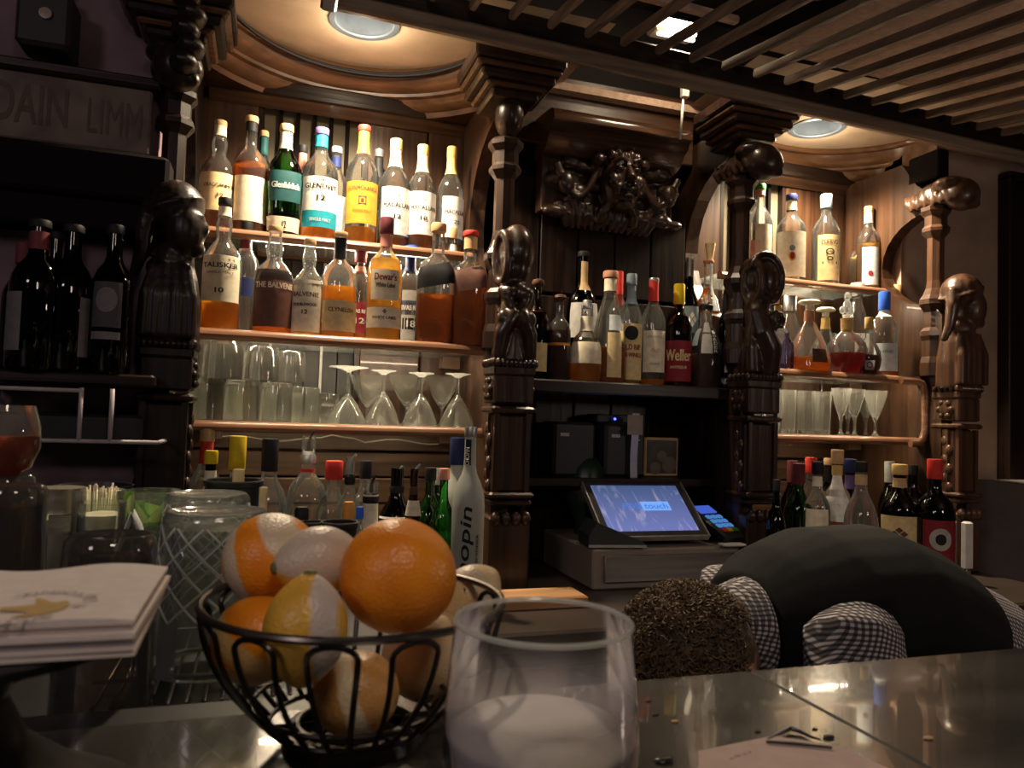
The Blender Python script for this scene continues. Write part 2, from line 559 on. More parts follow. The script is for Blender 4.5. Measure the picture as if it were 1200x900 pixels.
def bottle(label, px, base_z, top_py, wpx, Y, style='scotch', g='c', liq=None, cap=('cork', .08, 1.0), foil=None, labels=(), turn=0.0,
           square=0, group=None, spout=None, stopper=None, depth=1.0, cat='bottle', name='liquor_bottle', xoff=0):
    q = P(px, (top_py + 450) / 2, Y)
    zt = P(px, top_py, Y).z
    H = zt - base_z
    R = wpx * mpp(px, Y) / 2
    root = thing(name, label, cat, (q.x + xoff, Y, base_z), face_rot(q.x, Y) + turn, group)
    body = PROF[style]
    HB = H * (1 - .0)
    pr = [(r * R, z * HB) for r, z in body]
    sq = None
    if square:
        sq = [square if r > .6 else (2 + (square - 2) * max(0, (r - .36) / .24) if r > .36 else 2) for r, z in body]
        sq[0] = 2
    n = 32 if square else 22
    top_r = pr[-1][0]
    MB().lathe(pr, n=n, sq=sq).build('glass_body', GLS[g], root)
    if liq:
        lm, fill = liq
        ins = []
        for r, z in body:
            if z >= fill:
                break
            ins.append((max(0, r * R * .93), z * HB + .003))
        rr = rad_at(body, fill) * R * .93
        ins.append((rr, fill * HB))
        ins.append((0, fill * HB))
        s2 = ([sq[i] for i in range(len(ins) - 2)] + [square, 2]) if square else None
        MB().lathe(ins, n=n, sq=s2).build('liquid', LIQ[lm], root)
    ck, ch, cr = cap
    if stopper == 'ball':
        MB().lathe([(0, HB * .90), (top_r * .9, HB * .90), (top_r * 1.1, HB * .925), (top_r * 1.5, HB * .935), (top_r * 1.75, HB * .96), (top_r * 1.5, HB * .99), (top_r * .8, HB * 1.0), (0, HB)], 16).build('stopper', cm(ck), root)
    elif stopper == 'mushroom':
        MB().lathe([(0, HB * .86), (top_r * .8, HB * .86), (top_r * .8, HB * .93), (top_r * 2.3, HB * .945), (top_r * 2.4, HB * .965), (top_r * 1.8, HB * .99), (0, HB)], 18).build('stopper', cm(ck), root)
    elif spout:
        MB().lathe([(0, HB * .80), (top_r * 1.12, HB * .80), (top_r * 1.2, HB * .84), (top_r * .8, HB * .87), (0, HB * .875)], 14).build('stopper', cm(ck), root)
        MB().tube([(0, 0, HB * .86), (0, 0, HB * .93), (.004, -.002, HB * .97), (.011, -.004, HB)], [.0045, .0035, .003, .0025], 8).build('pour_spout', cm(spout), root)
    else:
        z0 = HB * (1 - ch)
        rr = top_r * 1.12 * cr
        MB().lathe([(0, z0), (rr * .97, z0), (rr, z0 + .002), (rr, HB - .003), (rr * .93, HB), (0, HB)], 18).build('cap', cm(ck), root)
    if foil:
        fk, f0, f1 = foil
        rows = [(rad_at(body, f0 + (f1 - f0) * i / 5) * R * 1.035 + .0006, (f0 + (f1 - f0) * i / 5) * HB) for i in range(6)]
        MB().lathe(rows, 18).build('neck_foil', cm(fk), root)
    for lb in labels:
        z0, z1, aw, colk, texts = lb[:5]
        off = lb[5] if len(lb) > 5 else 0.0
        slant = lb[6] if len(lb) > 6 else 0.0
        vs, fs = [], []
        na, nz_ = 12, 4
        flat = square > 2

        def put(a, zf, ex=.0012):
            rb = rad_at(body, min(max(zf, .02), .95)) * R
            if flat:
                x = a * rb
                yy = -rb * max(0.0, 1 - abs(x / rb) ** square) ** (1 / square) - ex
                return (x, yy, zf * HB)
            rb += ex
            return (rb * sin(a), -rb * cos(a), zf * HB)
        for i in range(na + 1):
            for j in range(nz_ + 1):
                a = off + aw * (i / na - .5) * 2
                vs.append(put(a, z0 + (z1 - z0) * j / nz_ + slant * (i / na - .5)))
        for i in range(na):
            for j in range(nz_):
                k = i * (nz_ + 1) + j
                fs.append((k, k + nz_ + 1, k + nz_ + 2, k + 1))
        lo = MB().add(vs, fs).build('paper_label', cm(colk), root)
        if texts:
            by = {}
            for tx in texts:
                s, zc, wf, hf, ck2 = tx[:5]
                by.setdefault(ck2, []).append(tx)
            for lay, (ck2, ts) in enumerate(by.items()):
                mb = MB()
                for tx, bold in [(q_, b_) for q_ in ts for b_ in ((-.02, .02) if len(q_[0]) > 1 else (0,))]:
                    s, zc, wf, hf = tx[:4]
                    zz = z0 + (z1 - z0) * zc
                    rb = rad_at(body, zz) * R
                    text_mb(mb, s, wf * 2 * aw * rb, hf * (z1 - z0) * HB,
                            lambda u, v: put(off + (u + bold * hf * (z1 - z0) * HB) / rb, zz + v / HB + slant * u / (2 * aw * rb), .0022 + .0005 * lay))
                mb.build('lettering', cm(ck2), lo, smooth=False)
    return root


# ------------------------------------------------------------------ room shell
FLZ = 0.0
CZ = 2.27
struct('floor', MB().box((0.6, .6, -.05), (7, 4.6, .1)), solid('dark_floor', (.03, .026, .025), .6))
# wall behind the back bar and the plaster walls either side
struct('wall_back', MB().box((0.9, 2.30, 1.45), (7.4, .1, 2.9)), CEIL_DK)
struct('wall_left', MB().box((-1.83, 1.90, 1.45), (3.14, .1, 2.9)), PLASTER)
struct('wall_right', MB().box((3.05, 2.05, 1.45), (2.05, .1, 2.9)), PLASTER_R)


def holed_ceiling(name, x0, x1, y0, y1, cx, cy, rad, z):
    angs = sorted([2 * pi * k / 40 for k in range(40)] + [atan2(yy - cy, xx - cx) % (2 * pi) for xx in (x0, x1) for yy in (y0, y1)])
    n = len(angs)
    vs, fs = [], []
    for a in angs:
        ca, sa = cos(a), sin(a)
        vs.append((cx + rad * ca, cy + rad * sa, z))
        tx = ((x1 - cx) if ca > 0 else (cx - x0)) / max(1e-6, abs(ca))
        ty = ((y1 - cy) if sa > 0 else (cy - y0)) / max(1e-6, abs(sa))
        tt = min(tx, ty)
        vs.append((cx + ca * tt, cy + sa * tt, z))
    for k in range(n):
        j = (k + 1) % n
        fs.append((2 * k, 2 * j, 2 * j + 1, 2 * k + 1))
    mb = MB().add(vs, fs)
    return struct(name, mb, CEIL)


CAN1 = (0.19, 1.885)
CAN2 = (1.675, 2.005)
holed_ceiling('ceiling', -.40, .78, 1.66, 2.26, CAN1[0], CAN1[1], .078, CZ)
holed_ceiling('ceiling', 1.20, 2.60, 1.66, 2.26, CAN2[0], CAN2[1], .078, CZ)
struct('ceiling', MB().box((.6, .6, 2.72), (7, 4.6, .06)), CEIL_DK)


def can_light(label, x, y):
    t = thing('recessed_downlight', label, 'ceiling light', (x, y, CZ))
    MB().lathe([(.077, 0), (.077, .10), (.055, .13), (0, .13)], 32).build('reflector', GREYM, t)
    MB().lathe([(.072, .002), (.074, -.003), (.088, -.003), (.088, .001)], 32).build('trim_ring', GREYM, t)
    MB().lathe([(0, .085), (.020, .09), (.026, .105), (.018, .125), (0, .129)], 16).build('bulb', emit('bulb_glow', (.85, .93, 1), 2), t)


can_light('recessed round ceiling light above the left bottle alcove', *CAN1)
can_light('recessed round ceiling light above the right bottle alcove', *CAN2)

# ------------------------------------------------------------------ back bar: alcoves
YW = 2.20          # face of the alcove back panels
SHZ = dict(top=1.735, mid=1.467, low=1.253)
CTR_Z = .87        # back counter


def alcove(side, x0, x1, wx0, wx1, nbars, crown_c, crown_r):
    """panelling, barred mirror window, crown moulding of one alcove"""
    t = thing('alcove_panelling', 'brown oak panelling with barred window at the back of the %s alcove' % side, 'panelling', ((x0 + x1) / 2, YW, CTR_Z))
    ox = (x0 + x1) / 2

    def loc(c):
        return (c[0] - ox, c[1] - YW, c[2] - CTR_Z)
    # upright boards each side of the window
    k = 0
    for a, b in ((x0 - .06, wx0 - .012), (wx1 + .012, x1 + .06)):
        n = max(1, round((b - a) / .15))
        for i in range(n):
            c0, c1 = a + (b - a) * i / n, a + (b - a) * (i + 1) / n
            MB().bev(loc(((c0 + c1) / 2, YW + .012 + .003 * (k % 2), 1.70)), (c1 - c0 - .004, .02, .94), .003).build('board', W_NICHE, t, smooth=False)
            k += 1
    # horizontal planks under the lowest shelf
    zs = [.87, .945, 1.025, 1.10, 1.175, 1.24]
    for i in range(5):
        MB().bev(loc((ox, YW + .010 + .004 * (i % 2), (zs[i] + zs[i + 1]) / 2)), (x1 - x0 + .12, .02, zs[i + 1] - zs[i] - .005), .003).build('plank', W_NICHEX, t, smooth=False)
    # window: frame, bars, panes (upper greyed panes, lower mirror panes)
    MB().box(loc(((wx0 + wx1) / 2, YW + .02, 2.155)), (wx1 - wx0 + .05, .03, .02)).box(loc((wx0 - .006, YW + .02, 1.71)), (.014, .03, .88)).box(loc((wx1 + .006, YW + .02, 1.71)), (.014, .03, .88)).build('window_frame', W_DARK, t, smooth=False)
    pw = (wx1 - wx0) / nbars
    for i in range(nbars):
        MB().box(loc((wx0 + pw * (i + .5), YW + .032, 1.94)), (pw - .004, .004, .43)).build('pane', PANE, t, smooth=False)
        MB().box(loc((wx0 + pw * (i + .5), YW + .032, 1.50)), (pw - .004, .004, .43)).build('mirror_pane', MIRROR, t, smooth=False)
    for i in range(1, nbars):
        MB().box(loc((wx0 + pw * i, YW + .022, 1.94)), (.011, .016, .43)).build('bar', solid('bar_iron', (.008, .006, .005), .95, spec=.05), t, smooth=False)
    for i in (1, 4):
        if i < nbars:
            MB().box(loc((wx0 + pw * i, YW + .024, 1.50)), (.007, .010, .43)).build('bar', cm('grey'), t, smooth=False)
    MB().box(loc(((wx0 + wx1) / 2, YW + .02, 1.725)), (wx1 - wx0, .02, .016)).build('window_rail', W_NICHEX, t, smooth=False)
    # straight beam above the window
    MB().bev(loc((ox, YW - .012, 2.185)), (x1 - x0 + .08, .04, .05), .006).build('head_beam', W_DARKX, t, smooth=False)
    MB().prism([(YW - YW, 2.135 - CTR_Z), (YW - .028 - YW, 2.16 - CTR_Z), (YW - YW, 2.16 - CTR_Z)], x0 - ox, x1 - ox).build('head_bevel', W_NICHEX, t, smooth=False)
    # crown moulding sweeping back in plan
    cx, cy = crown_c
    rx, ry = crown_r
    prof = [(0, 0), (-.004, -.008), (.002, -.016), (.014, -.018), (.018, -.030), (.030, -.045), (.048, -.052), (.050, -.060), (.062, -.064), (.066, -.074), (.080, -.088), (.094, -.092), (.098, -.106)]
    nseg = 36
    vs, fs = [], []
    for i in range(nseg + 1):
        a = pi * i / nseg
        nx, ny = -cos(a), sin(a)
        for o, dz in prof:
            X = cx + (rx + o) * nx
            Y = min(cy + (ry + o) * ny, YW - .004)
            X = min(max(X, x0 - .05), x1 + .05)
            vs.append(loc((X, Y, CZ + dz)))
    m = len(prof)
    for i in range(nseg):
        for j in range(m - 1):
            fs.append((i * m + j, i * m + j + 1, (i + 1) * m + j + 1, (i + 1) * m + j))
    MB().add(vs, fs).build('crown_moulding', W_CROWN, t)
    # soffit between the moulding and the panels
    vs, fs = [], []
    for i in range(nseg + 1):
        a = pi * i / nseg
        nx, ny = -cos(a), sin(a)
        o, dz = prof[-1]
        vs.append(loc((min(max(cx + (rx + o) * nx, x0 - .05), x1 + .05), min(cy + (ry + o) * ny, YW - .004), CZ + dz)))
        tt = min((rx + .2) / max(1e-6, abs(nx)), (YW + .01 - cy) / max(1e-6, ny))
        vs.append(loc((min(max(cx + nx * tt, x0 - .06), x1 + .06), cy + ny * tt, CZ + dz)))
    for i in range(nseg):
        fs.append((2 * i, 2 * i + 1, 2 * i + 3, 2 * i + 2))
    MB().add(vs, fs).build('soffit', W_NICHEX, t, smooth=False)
    return t


PANE = solid('greyed_pane', (.17, .145, .105), .95, c2=(.12, .10, .072), scale=6, spec=.03)
MIRROR = solid('old_mirror', (.045, .045, .043), .5, c2=(.02, .02, .02), scale=9, spec=.4)
W_CROWN = wood('crown_oak', (.085, .038, .016), (.17, .080, .036), 'x', rough=.36, fine=30)
alcove('left', -.19, .545, -.045, .235, 6, (.18, 1.80), (.345, .335))
alcove('right', 1.31, 1.975, 1.46, 1.70, 5, (1.70, 1.86), (.34, .31))

# black cable lying along the left crown moulding
pts = []
for i in range(25):
    a = pi * (.14 + .76 * i / 24)
    pts.append((.18 - .345 * cos(a), 1.80 + .325 * sin(a), CZ - .006 - .014 * sin(pi * i / 24)))
c1 = MB().tube(pts, .0045, 6)
c1.tube([(x + .004, y - .012 * sin(pi * i / 24), z - .010 * sin(pi * i / 24)) for i, (x, y, z) in enumerate(pts)], .004, 6)
tag(c1.build('power_cable', solid('black_cable', (.02, .022, .028), .3)), 'black cable lying along the crown moulding under left ceiling light', 'cable')
# thin cable stapled to planks behind the counter bottles
pts = [(-.13 + .62 * i / 20, YW - .006, 1.205 + .006 * sin(i * .9) + (.012 if 9 < i < 13 else 0)) for i in range(21)]
tag(MB().tube(pts, .0028, 6).build('wall_cable', solid('grey_cable', (.30, .25, .2), .5)), 'thin grey cable running along planks above the counter bottles', 'cable')


# ---- shelves
def shelf(name_lab, x0, x1, yf, z, thick, railh, up=False):
    """glass shelf with a rounded wooden nosing; z = top of the shelf"""
    t = thing('glass_shelf', name_lab, 'shelf', ((x0 + x1) / 2, yf, z))
    L = x1 - x0
    MB().box((0, (YW - yf) / 2 + .006, -.006), (L, YW - yf - .014, .010)).build('glass_pane', G_SHELF, t, smooth=False)
    h = railh
    pr = [(.016, -h), (-.004, -h), (-.013, -h * .8), (-.016, -h * .5), (-.013, -h * .15), (-.004, .003), (.010, .004), (.016, 0)]
    MB().prism(pr, -L / 2, L / 2).build('wooden_nosing', W_RAIL, t)
    for sx in (-1, 1):
        MB().box((sx * (L / 2 - .03), (YW - yf) * .75, -.03), (.05, .05, .034)).build('support_block', W_NICHEX, t, smooth=False)
    return t


YT, YM = 2.0, 1.86
shelf('upper glass shelf with copper-brown nosing in the left alcove', -.185, .52, YT, SHZ['top'], .01, .020)
shelf('middle glass shelf with rounded wooden nosing in the left alcove', -.165, .525, YM, SHZ['mid'], .01, .023)
shelf('lower glass shelf holding tumblers and goblets in the left alcove', -.165, .525, YM, SHZ['low'], .01, .021)
shelf('upper glass shelf with copper-brown nosing in the right alcove', 1.315, 1.955, YT, 1.758, .01, .018)
shelf('middle glass shelf holding decanters in the right alcove', 1.315, 1.955, YM, 1.455, .01, .022)
shelf('lower glass shelf holding stemmed glasses in the right alcove', 1.315, 1.955, YM, 1.262, .01, .021)
# rounded wooden end rail joining the two lower right shelves
pts = [(1.86, 1.835, 1.441), (1.92, 1.835, 1.441), (1.944, 1.835, 1.436), (1.956, 1.835, 1.42), (1.959, 1.835, 1.39), (1.959, 1.835, 1.31), (1.957, 1.835, 1.285), (1.948, 1.835, 1.262), (1.93, 1.835, 1.249), (1.90, 1.835, 1.247)]
tag(MB().tube(pts, .011, 10).build('end_rail', W_RAIL), 'rounded wooden end rail joining middle and lower shelves of the right alcove', 'rail')


# ------------------------------------------------------------------ carved stall dividers
def carve(name, mb, parent, mat, voxel=.006, smooth=2):
    o = mb.build(name, mat, parent, auto=False)
    r = o.modifiers.new('r', 'REMESH')
    r.mode = 'VOXEL'
    r.voxel_size = voxel
    r.use_smooth_shade = True
    if smooth:
        s = o.modifiers.new('s', 'SMOOTH')
        s.factor = .5
        s.iterations = smooth
    return o


def arcpts(c, r, a0, a1, n, plane='yz', x=0):
    out = []
    for i in range(n + 1):
        a = radians(a0 + (a1 - a0) * i / n)
        out.append((c[0] + r * cos(a), c[1] + r * sin(a)))
    return out


def figure_hood(mb):
    """bowed hooded crest with an ear-like hollow, knotted neck, flaring shoulders"""
    mb.ell((.006, -.002, 1.695), (.046, .066, .072), 20, 14)
    mb.ell((.004, .0, 1.655), (.040, .058, .055), 18, 12)
    ring = []
    for i in range(20):
        a = 2 * pi * i / 20
        ring.append((-.034 - .008 * cos(a), -.022 + .026 * cos(a), 1.675 + .062 * sin(a)))
    mb.tube(ring, .012, 8, closed=True)
    mb.ell((-.018, -.040, 1.588), (.022, .020, .020))
    mb.ell((.022, -.040, 1.588), (.022, .020, .020))
    mb.ell((0, -.01, 1.60), (.035, .045, .03))
    for sx in (-1, 1):
        mb.tube([(sx * .008, -.045, 1.545), (sx * .026, -.045, 1.575), (sx * .040, -.03, 1.60)], [.014, .012, .010], 8)
        mb.tube([(sx * .005, -.05, 1.545), (sx * .020, -.048, 1.52), (sx * .036, -.042, 1.49), (sx * .042, -.035, 1.43)], [.016, .020, .020, .016], 8)
        mb.ell((sx * .034, -.045, 1.525), (.016, .018, .022))
    mb.lathe([(0, 1.42), (.046, 1.42), (.042, 1.48), (.036, 1.53), (.026, 1.57), (.03, 1.62), (0, 1.63)], 16)


def figure_volute(mb):
    """great backward curl with a rosette under it"""
    mb.ell((.008, .0, 1.690), (.050, .060, .066), 20, 14)
    ring = []
    for i in range(22):
        a = 2 * pi * i / 22
        ring.append((-.030 - .010 * cos(a), -.026 + .028 * cos(a), 1.678 + .056 * sin(a)))
    mb.tube(ring, .012, 8, closed=True)
    for k in range(4):                                   # ridges running over the curl
        arc = []
        for i in range(15):
            a = radians(-70 + 230 * i / 14)
            arc.append((.006 + (.054 - .004 * k) * cos(a), -.036 + .020 * k, 1.690 + (.070 - .003 * k) * sin(a)))
        mb.tube(arc, .0085, 6)
    mb.tube([(.02, -.03, 1.640), (-.004, -.045, 1.650), (-.018, -.045, 1.675), (-.010, -.045, 1.700)], [.016, .013, .011, .008], 8)
    mb.tube([(.0, -.01, 1.64), (-.02, -.03, 1.59), (-.012, -.04, 1.54), (.012, -.038, 1.50), (.02, -.03, 1.43)], [.036, .034, .038, .040, .032], 10)
    mb.tube([(-.02, .0, 1.62), (-.035, -.03, 1.56), (-.038, -.04, 1.50), (-.034, -.04, 1.43)], [.018, .016, .020, .024], 10)
    mb.ell((.026, -.048, 1.575), (.024, .016, .024))
    for k in range(7):
        a = 2 * pi * k / 7
        mb.ell((.026 + .020 * cos(a), -.060, 1.575 + .020 * sin(a)), (.009, .008, .009), 8, 6)
    mb.ell((.026, -.064, 1.575), (.008, .008, .008), 8, 6)
    mb.lathe([(0, 1.42), (.048, 1.42), (.046, 1.46), (.030, 1.54), (.02, 1.6), (0, 1.62)], 16)


def figure_head(mb, s=1):
    """capped head in profile, looking away along the bar, drapery below"""
    mb.ell((.0, -.015, 1.715), (.058, .060, .058), 18, 12)          # skull under cap
    mb.ell((.022 * s, -.030, 1.665), (.042, .044, .062), 16, 12)    # face
    mb.ell((.056 * s, -.038, 1.668), (.015, .011, .020), 10, 8)     # nose
    mb.ell((.050 * s, -.036, 1.692), (.012, .022, .008), 10, 8)     # brow
    mb.ell((.050 * s, -.036, 1.645), (.012, .015, .006), 10, 6)     # lips
    mb.ell((.048 * s, -.036, 1.622), (.017, .018, .017), 10, 8)     # chin
    cap = []
    for i in range(16):
        a = 2 * pi * i / 16
        cap.append((.058 * cos(a) - .004 * s, -.018 + .058 * sin(a), 1.712 + .022 * s * cos(a)))
    mb.tube(cap, .005, 6, closed=True)
    mb.tube([(-.046 * s, -.03, 1.72), (-.056 * s, -.035, 1.67), (-.060 * s, -.03, 1.61), (-.075 * s, -.02, 1.56)], [.018, .020, .016, .010], 8)
    mb.ell((0, -.01, 1.60), (.042, .045, .045), 14, 10)
    for k in range(5):
        x = -.045 + .022 * k
        mb.tube([(x * .7, -.045, 1.585), (x, -.058, 1.52), (x * 1.05, -.056, 1.43)], [.010, .013, .013], 8)
    mb.lathe([(0, 1.42), (.060, 1.42), (.058, 1.50), (.050, 1.56), (.036, 1.61), (0, 1.63)], 16)


def divider(label, xc, wdt, figure, knob, board_x, front=1.72, wall=2.19, mat=None, head=1, cap=1.0, hole=(1.83, .24, .27)):
    mat = mat or W_CARVE
    t = thing('stall_divider', label, 'woodwork', (xc, front + .045, CTR_Z))
    o = (-xc, -(front + .045), -CTR_Z)
    T = Matrix.Translation(Vector(o))
    T2 = Matrix.Translation(Vector((0, 0, -CTR_Z)))
    yb = front + .05
    # side board with a great C-shaped hollow in its front edge
    poly = [(wall, CTR_Z), (front + .06, CTR_Z), (front + .06, hole[0] - hole[1] - .04), (front + .09, hole[0] - hole[1])]
    for i in range(13):
        a = radians(-80 + 160 * i / 12)
        poly.append((front + .10 + hole[2] * cos(a), hole[0] + hole[1] * sin(a)))
    if cap < 1:
        poly += [(front + .10, 2.03), (front + .16, 2.08), (front + .22, 2.165), (wall, 2.165)]
    else:
        poly += [(front + .10, 2.085), (front + .04, 2.11), (front + .04, 2.165), (wall, 2.165)]
    MB().prism(poly, board_x - .022, board_x + .022, 'x', T).build('side_board', W_NICHE if mat is not W_DARK else mat, t, smooth=False)
    # column on the front edge
    col = MB()
    yc = front + .105 - (front + .045)
    rows = [(.045, 1.585), (.045, 1.60), (.034, 1.612), (.034, 1.66), (.040, 1.67), (.048, 1.685), (.048, 1.70), (.038, 1.715), (.030, 1.735), (.026, 1.76), (.026, 1.895), (.034, 1.905), (.042, 1.915), (.042, 1.925), (.034, 1.935), (.034, 1.965), (.046, 1.98), (.046, 1.992), (.036, 2.0), (0, 2.0)]
    bx = board_x - xc
    col.lathe([(0, 1.46), (.046, 1.46), (.046, 1.50), (.040, 1.52), (.040, 1.57)] + rows, 8, Matrix.Translation(Vector((bx, yc, -CTR_Z))), ang=pi / 8)
    col.build('column', mat, t, smooth=False)
    # boss or carved knob above the column
    kn = MB()
    K = Matrix.Translation(Vector((bx, 0, -CTR_Z)))
    if knob == 'boss':
        kn.ell((0, yc - .02, 2.055), (.036, .05, .058), 16, 12, K)
    else:
        kn.ell((.0, yc + .0, 2.03), (.045, .07, .045), 14, 10, K)
        kn.ell((.01 * head, yc - .085, 2.015), (.052, .048, .050), 16, 12, K)
        kn.ell((.048 * head, yc - .10, 2.01), (.014, .014, .016), 10, 8, K)
        kn.ell((.040 * head, yc - .10, 1.985), (.018, .02, .014), 10, 8, K)
        kn.ell((-.01, yc - .06, 2.05), (.052, .05, .024), 12, 8, K)
        for k in range(6):
            kn.tube([(-.025, yc + .09 - k * .028, 2.045), (-.04, yc + .075 - k * .028, 2.02), (-.035, yc + .055 - k * .028, 1.992)], .010, 6, M=K)
    carve('carved_knob', kn, t, mat, .006, 1)
    # stepped capital under the ceiling
    if cap < 1:
        MB().bev((bx, yc + .03, 2.13 - CTR_Z), (.045, .12, .09), .005).build('corbel_block', MATTE_BLACK, t, smooth=False)
    for i, (hw, z0, z1, fy) in enumerate(() if cap < 1 else ((.062, 2.085, 2.105, .03), (.078, 2.105, 2.118, .045), (.096, 2.118, 2.140, .06), (.110, 2.140, 2.155, .07), (.118, 2.155, 2.19, .08))):
        MB().bev((bx, yc - fy / 2 + .02, (z0 + z1) / 2 - CTR_Z), (hw * 2 * cap, .12 + fy, z1 - z0), .005).build('capital_moulding', W_CARVEX if i % 2 else mat, t, smooth=False)
    # armrest figure
    fg = MB()
    if figure == 'hood':
        figure_hood(fg)
    elif figure == 'volute':
        figure_volute(fg)
    else:
        figure_head(fg, head)
    fg.v = [(v[0], v[1], v[2] - CTR_Z) for v in fg.v]
    carve('armrest_figure', fg, t, mat, .0048, 1)
    # rope moulding, pillar, bands
    hw = wdt / 2
    rope = MB()
    rz = 1.418 - CTR_Z
    n = 9
    for i in range(n):
        x = -hw + wdt * (i + .5) / n
        rope.ell((x, -.052, rz), (.0075, .010, .011), 8, 6)
    for i in range(5):
        for sx in (-1, 1):
            rope.ell((sx * (hw + .002), -.044 + .02 * i, rz), (.009, .0075, .011), 8, 6)
    rope.build('rope_moulding', mat, t)
    p = MB()
    p.bev((0, .0, 1.40 - CTR_Z), (wdt + .006, .10, .022), .004)
    p.bev((0, .0, 1.355 - CTR_Z), (wdt, .095, .07), .004)
    p.build('pillar_head', mat, t, smooth=False)
    MB().bev((0, 0, 1.305 - CTR_Z), (wdt + .012, .108, .016), .005).build('pillar_band', mat, t, smooth=False)
    p = MB()
    p.bev((0, .006, 1.20 - CTR_Z), (wdt - .008, .084, .20), .012)
    for sx in (-1, 1):
        p.box((sx * (hw - .010), -.038, 1.20 - CTR_Z), (.012, .012, .19))
        p.box((sx * hw * .98, -.002, 1.20 - CTR_Z), (.008, .018, .19))
    p.build('pillar_shaft', mat, t, smooth=False)
    MB().bev((0, 0, 1.10 - CTR_Z), (wdt + .014, .11, .014), .005).bev((0, 0, 1.082 - CTR_Z), (wdt + .004, .10, .012), .004).build('pillar_band', mat, t, smooth=False)
    p = MB()
    p.bev((0, 0, .96 - CTR_Z), (wdt + .002, .10, .18), .006)
    for k in range(4):
        x = -hw + wdt * (k + .5) / 4
        p.ell((x, -.05, 1.045 - CTR_Z), (.013, .014, .018), 10, 8)
    p.build('pillar_foot', mat, t)
    # leaf carving on the visible side of the shaft
    for sx in (-1, 1):
        lf = MB()
        for k in range(6):
            lf.ell((sx * hw * .98, -.012 + .014 * (k % 2), 1.12 + .028 * k - CTR_Z), (.008, .012, .017), 8, 6)
        lf.build('leaf_carving', mat, t)
        lf = MB()
        lf.ell((sx * hw, 0, 1.355 - CTR_Z), (.010, .026, .026), 12, 8)
        for k in range(6):
            a = 2 * pi * k / 6
            lf.ell((sx * (hw + .004), .022 * cos(a), 1.355 - CTR_Z + .022 * sin(a)), (.007, .009, .009), 8, 6)
        lf.build('rosette', mat, t)
    return t


divider('black oak divider with bowed cap figure at the left end of the back bar', -.205, .10, 'head', 'head', -.225, mat=W_DARK, head=1)
divider('carved oak divider topped by a bowed hood, left of the payment terminal', .565, .10, 'hood', 'boss', .555)
divider('carved oak divider with backward curl and rosette, right of the payment terminal', 1.278, .10, 'volute', 'head', 1.268)
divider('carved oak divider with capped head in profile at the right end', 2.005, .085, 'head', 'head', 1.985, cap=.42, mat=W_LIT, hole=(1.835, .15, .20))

# carved uprights of the left divider continue above its capital (dark lobes against the plaster)
mb = MB()
for k in range(7):
    z = 2.22 - k * .035
    mb.ell((-.20 + .012 * (k % 2), 1.70, z), (.030, .04, .024), 10, 8)
tag(mb.build('carved_boss', W_DARK), 'black knobbed carving above the figure at the left end of bar', 'carving')

# ------------------------------------------------------------------ middle bay
t = thing('centre_panelling', 'dark oak panelling behind the middle shelf with lit brown top board', 'panelling', (.92, 2.06, CTR_Z))
for i in range(5):
    x = .62 + .61 * (i + .5) / 5 - .92
    MB().bev((x, .012, .96 + .0), (.118, .02, .34), .003).build('board', W_DARK, t, smooth=False)
    MB().bev((x, .012, .66), (.118, .02, .24), .003).build('board', W_DARK, t, smooth=False)
    MB().bev((x, .012, .27), (.118, .02, .52), .003).build('board', W_DARK, t, smooth=False)
MB().bev((0, -.005, 1.33), (.64, .02, .21), .004).build('top_board', W_NICHEX, t, smooth=False)
MB().box((0, -.03, 1.39), (.64, .04, .022)).build('top_batten', PANEL_TX, t, smooth=False)
for sx, nm in ((-1, 'side_panel'), (1, 'side_panel')):
    MB().bev((sx * .312, -.16, .25), (.012, .30, .49), .003).build(nm, W_DARK, t, smooth=False)

# misericord: tipped-up seat ledge with a grotesque face and foliage
t = thing('misericord', 'carved dark oak seat ledge with a grotesque face, high on middle wall', 'carving', (.925, 2.04, 1.86))
led = MB()
prl = [(0, .30), (-.120, .288), (-.132, .285), (-.141, .280), (-.148, .272), (-.151, .262), (-.151, .25), (-.135, .24), (-.128, .225), (-.11, .215), (-.09, .19), (-.04, .17), (0, .17)]
led.prism(prl, -.215, .215)
led.build('ledge', wood('polished_ledge_oak', (.03, .014, .008), (.08, .038, .02), 'x', rough=.16, bump=.1), t, smooth=True)
mb = MB()
mb.box((0, -.025, .12), (.42, .05, .20))
mb.ell((.02, -.085, .115), (.062, .060, .085), 18, 14)                  # face
mb.tube([(.02, -.138, .150), (.02, -.152, .125), (.02, -.160, .108)], [.008, .012, .016], 8)   # nose
for s in (-1, 1):
    mb.ell((.02 + s * .026, -.140, .142), (.012, .008, .007), 10, 6)        # eyelids
    mb.tube([(.02 + s * .008, -.146, .160), (.02 + s * .026, -.150, .168), (.02 + s * .046, -.132, .158)], .0085, 6)   # brows
    mb.ell((.02 + s * .040, -.128, .108), (.018, .018, .022), 10, 8)        # cheeks
    mb.tube([(.02 + s * .012, -.152, .098), (.02 + s * .030, -.142, .084), (.02 + s * .030, -.136, .066)], .006, 6)   # mouth folds
    mb.tube([(.02 + s * .03, -.09, .06), (.02 + s * .05, -.08, .03), (.02 + s * .055, -.06, .0)], .014, 8)
for k in range(5):
    mb.ell((-.02 + .02 * k, -.105, .185 + .006 * (k % 2)), (.012, .022, .018), 8, 6)
mb.ell((.02, -.146, .082), (.022, .009, .006), 10, 6)
mb.ell((.02, -.142, .064), (.018, .011, .007), 10, 6)
mb.ell((.02, -.118, .042), (.026, .026, .018), 12, 8)                   # chin
rs = random.Random(3)
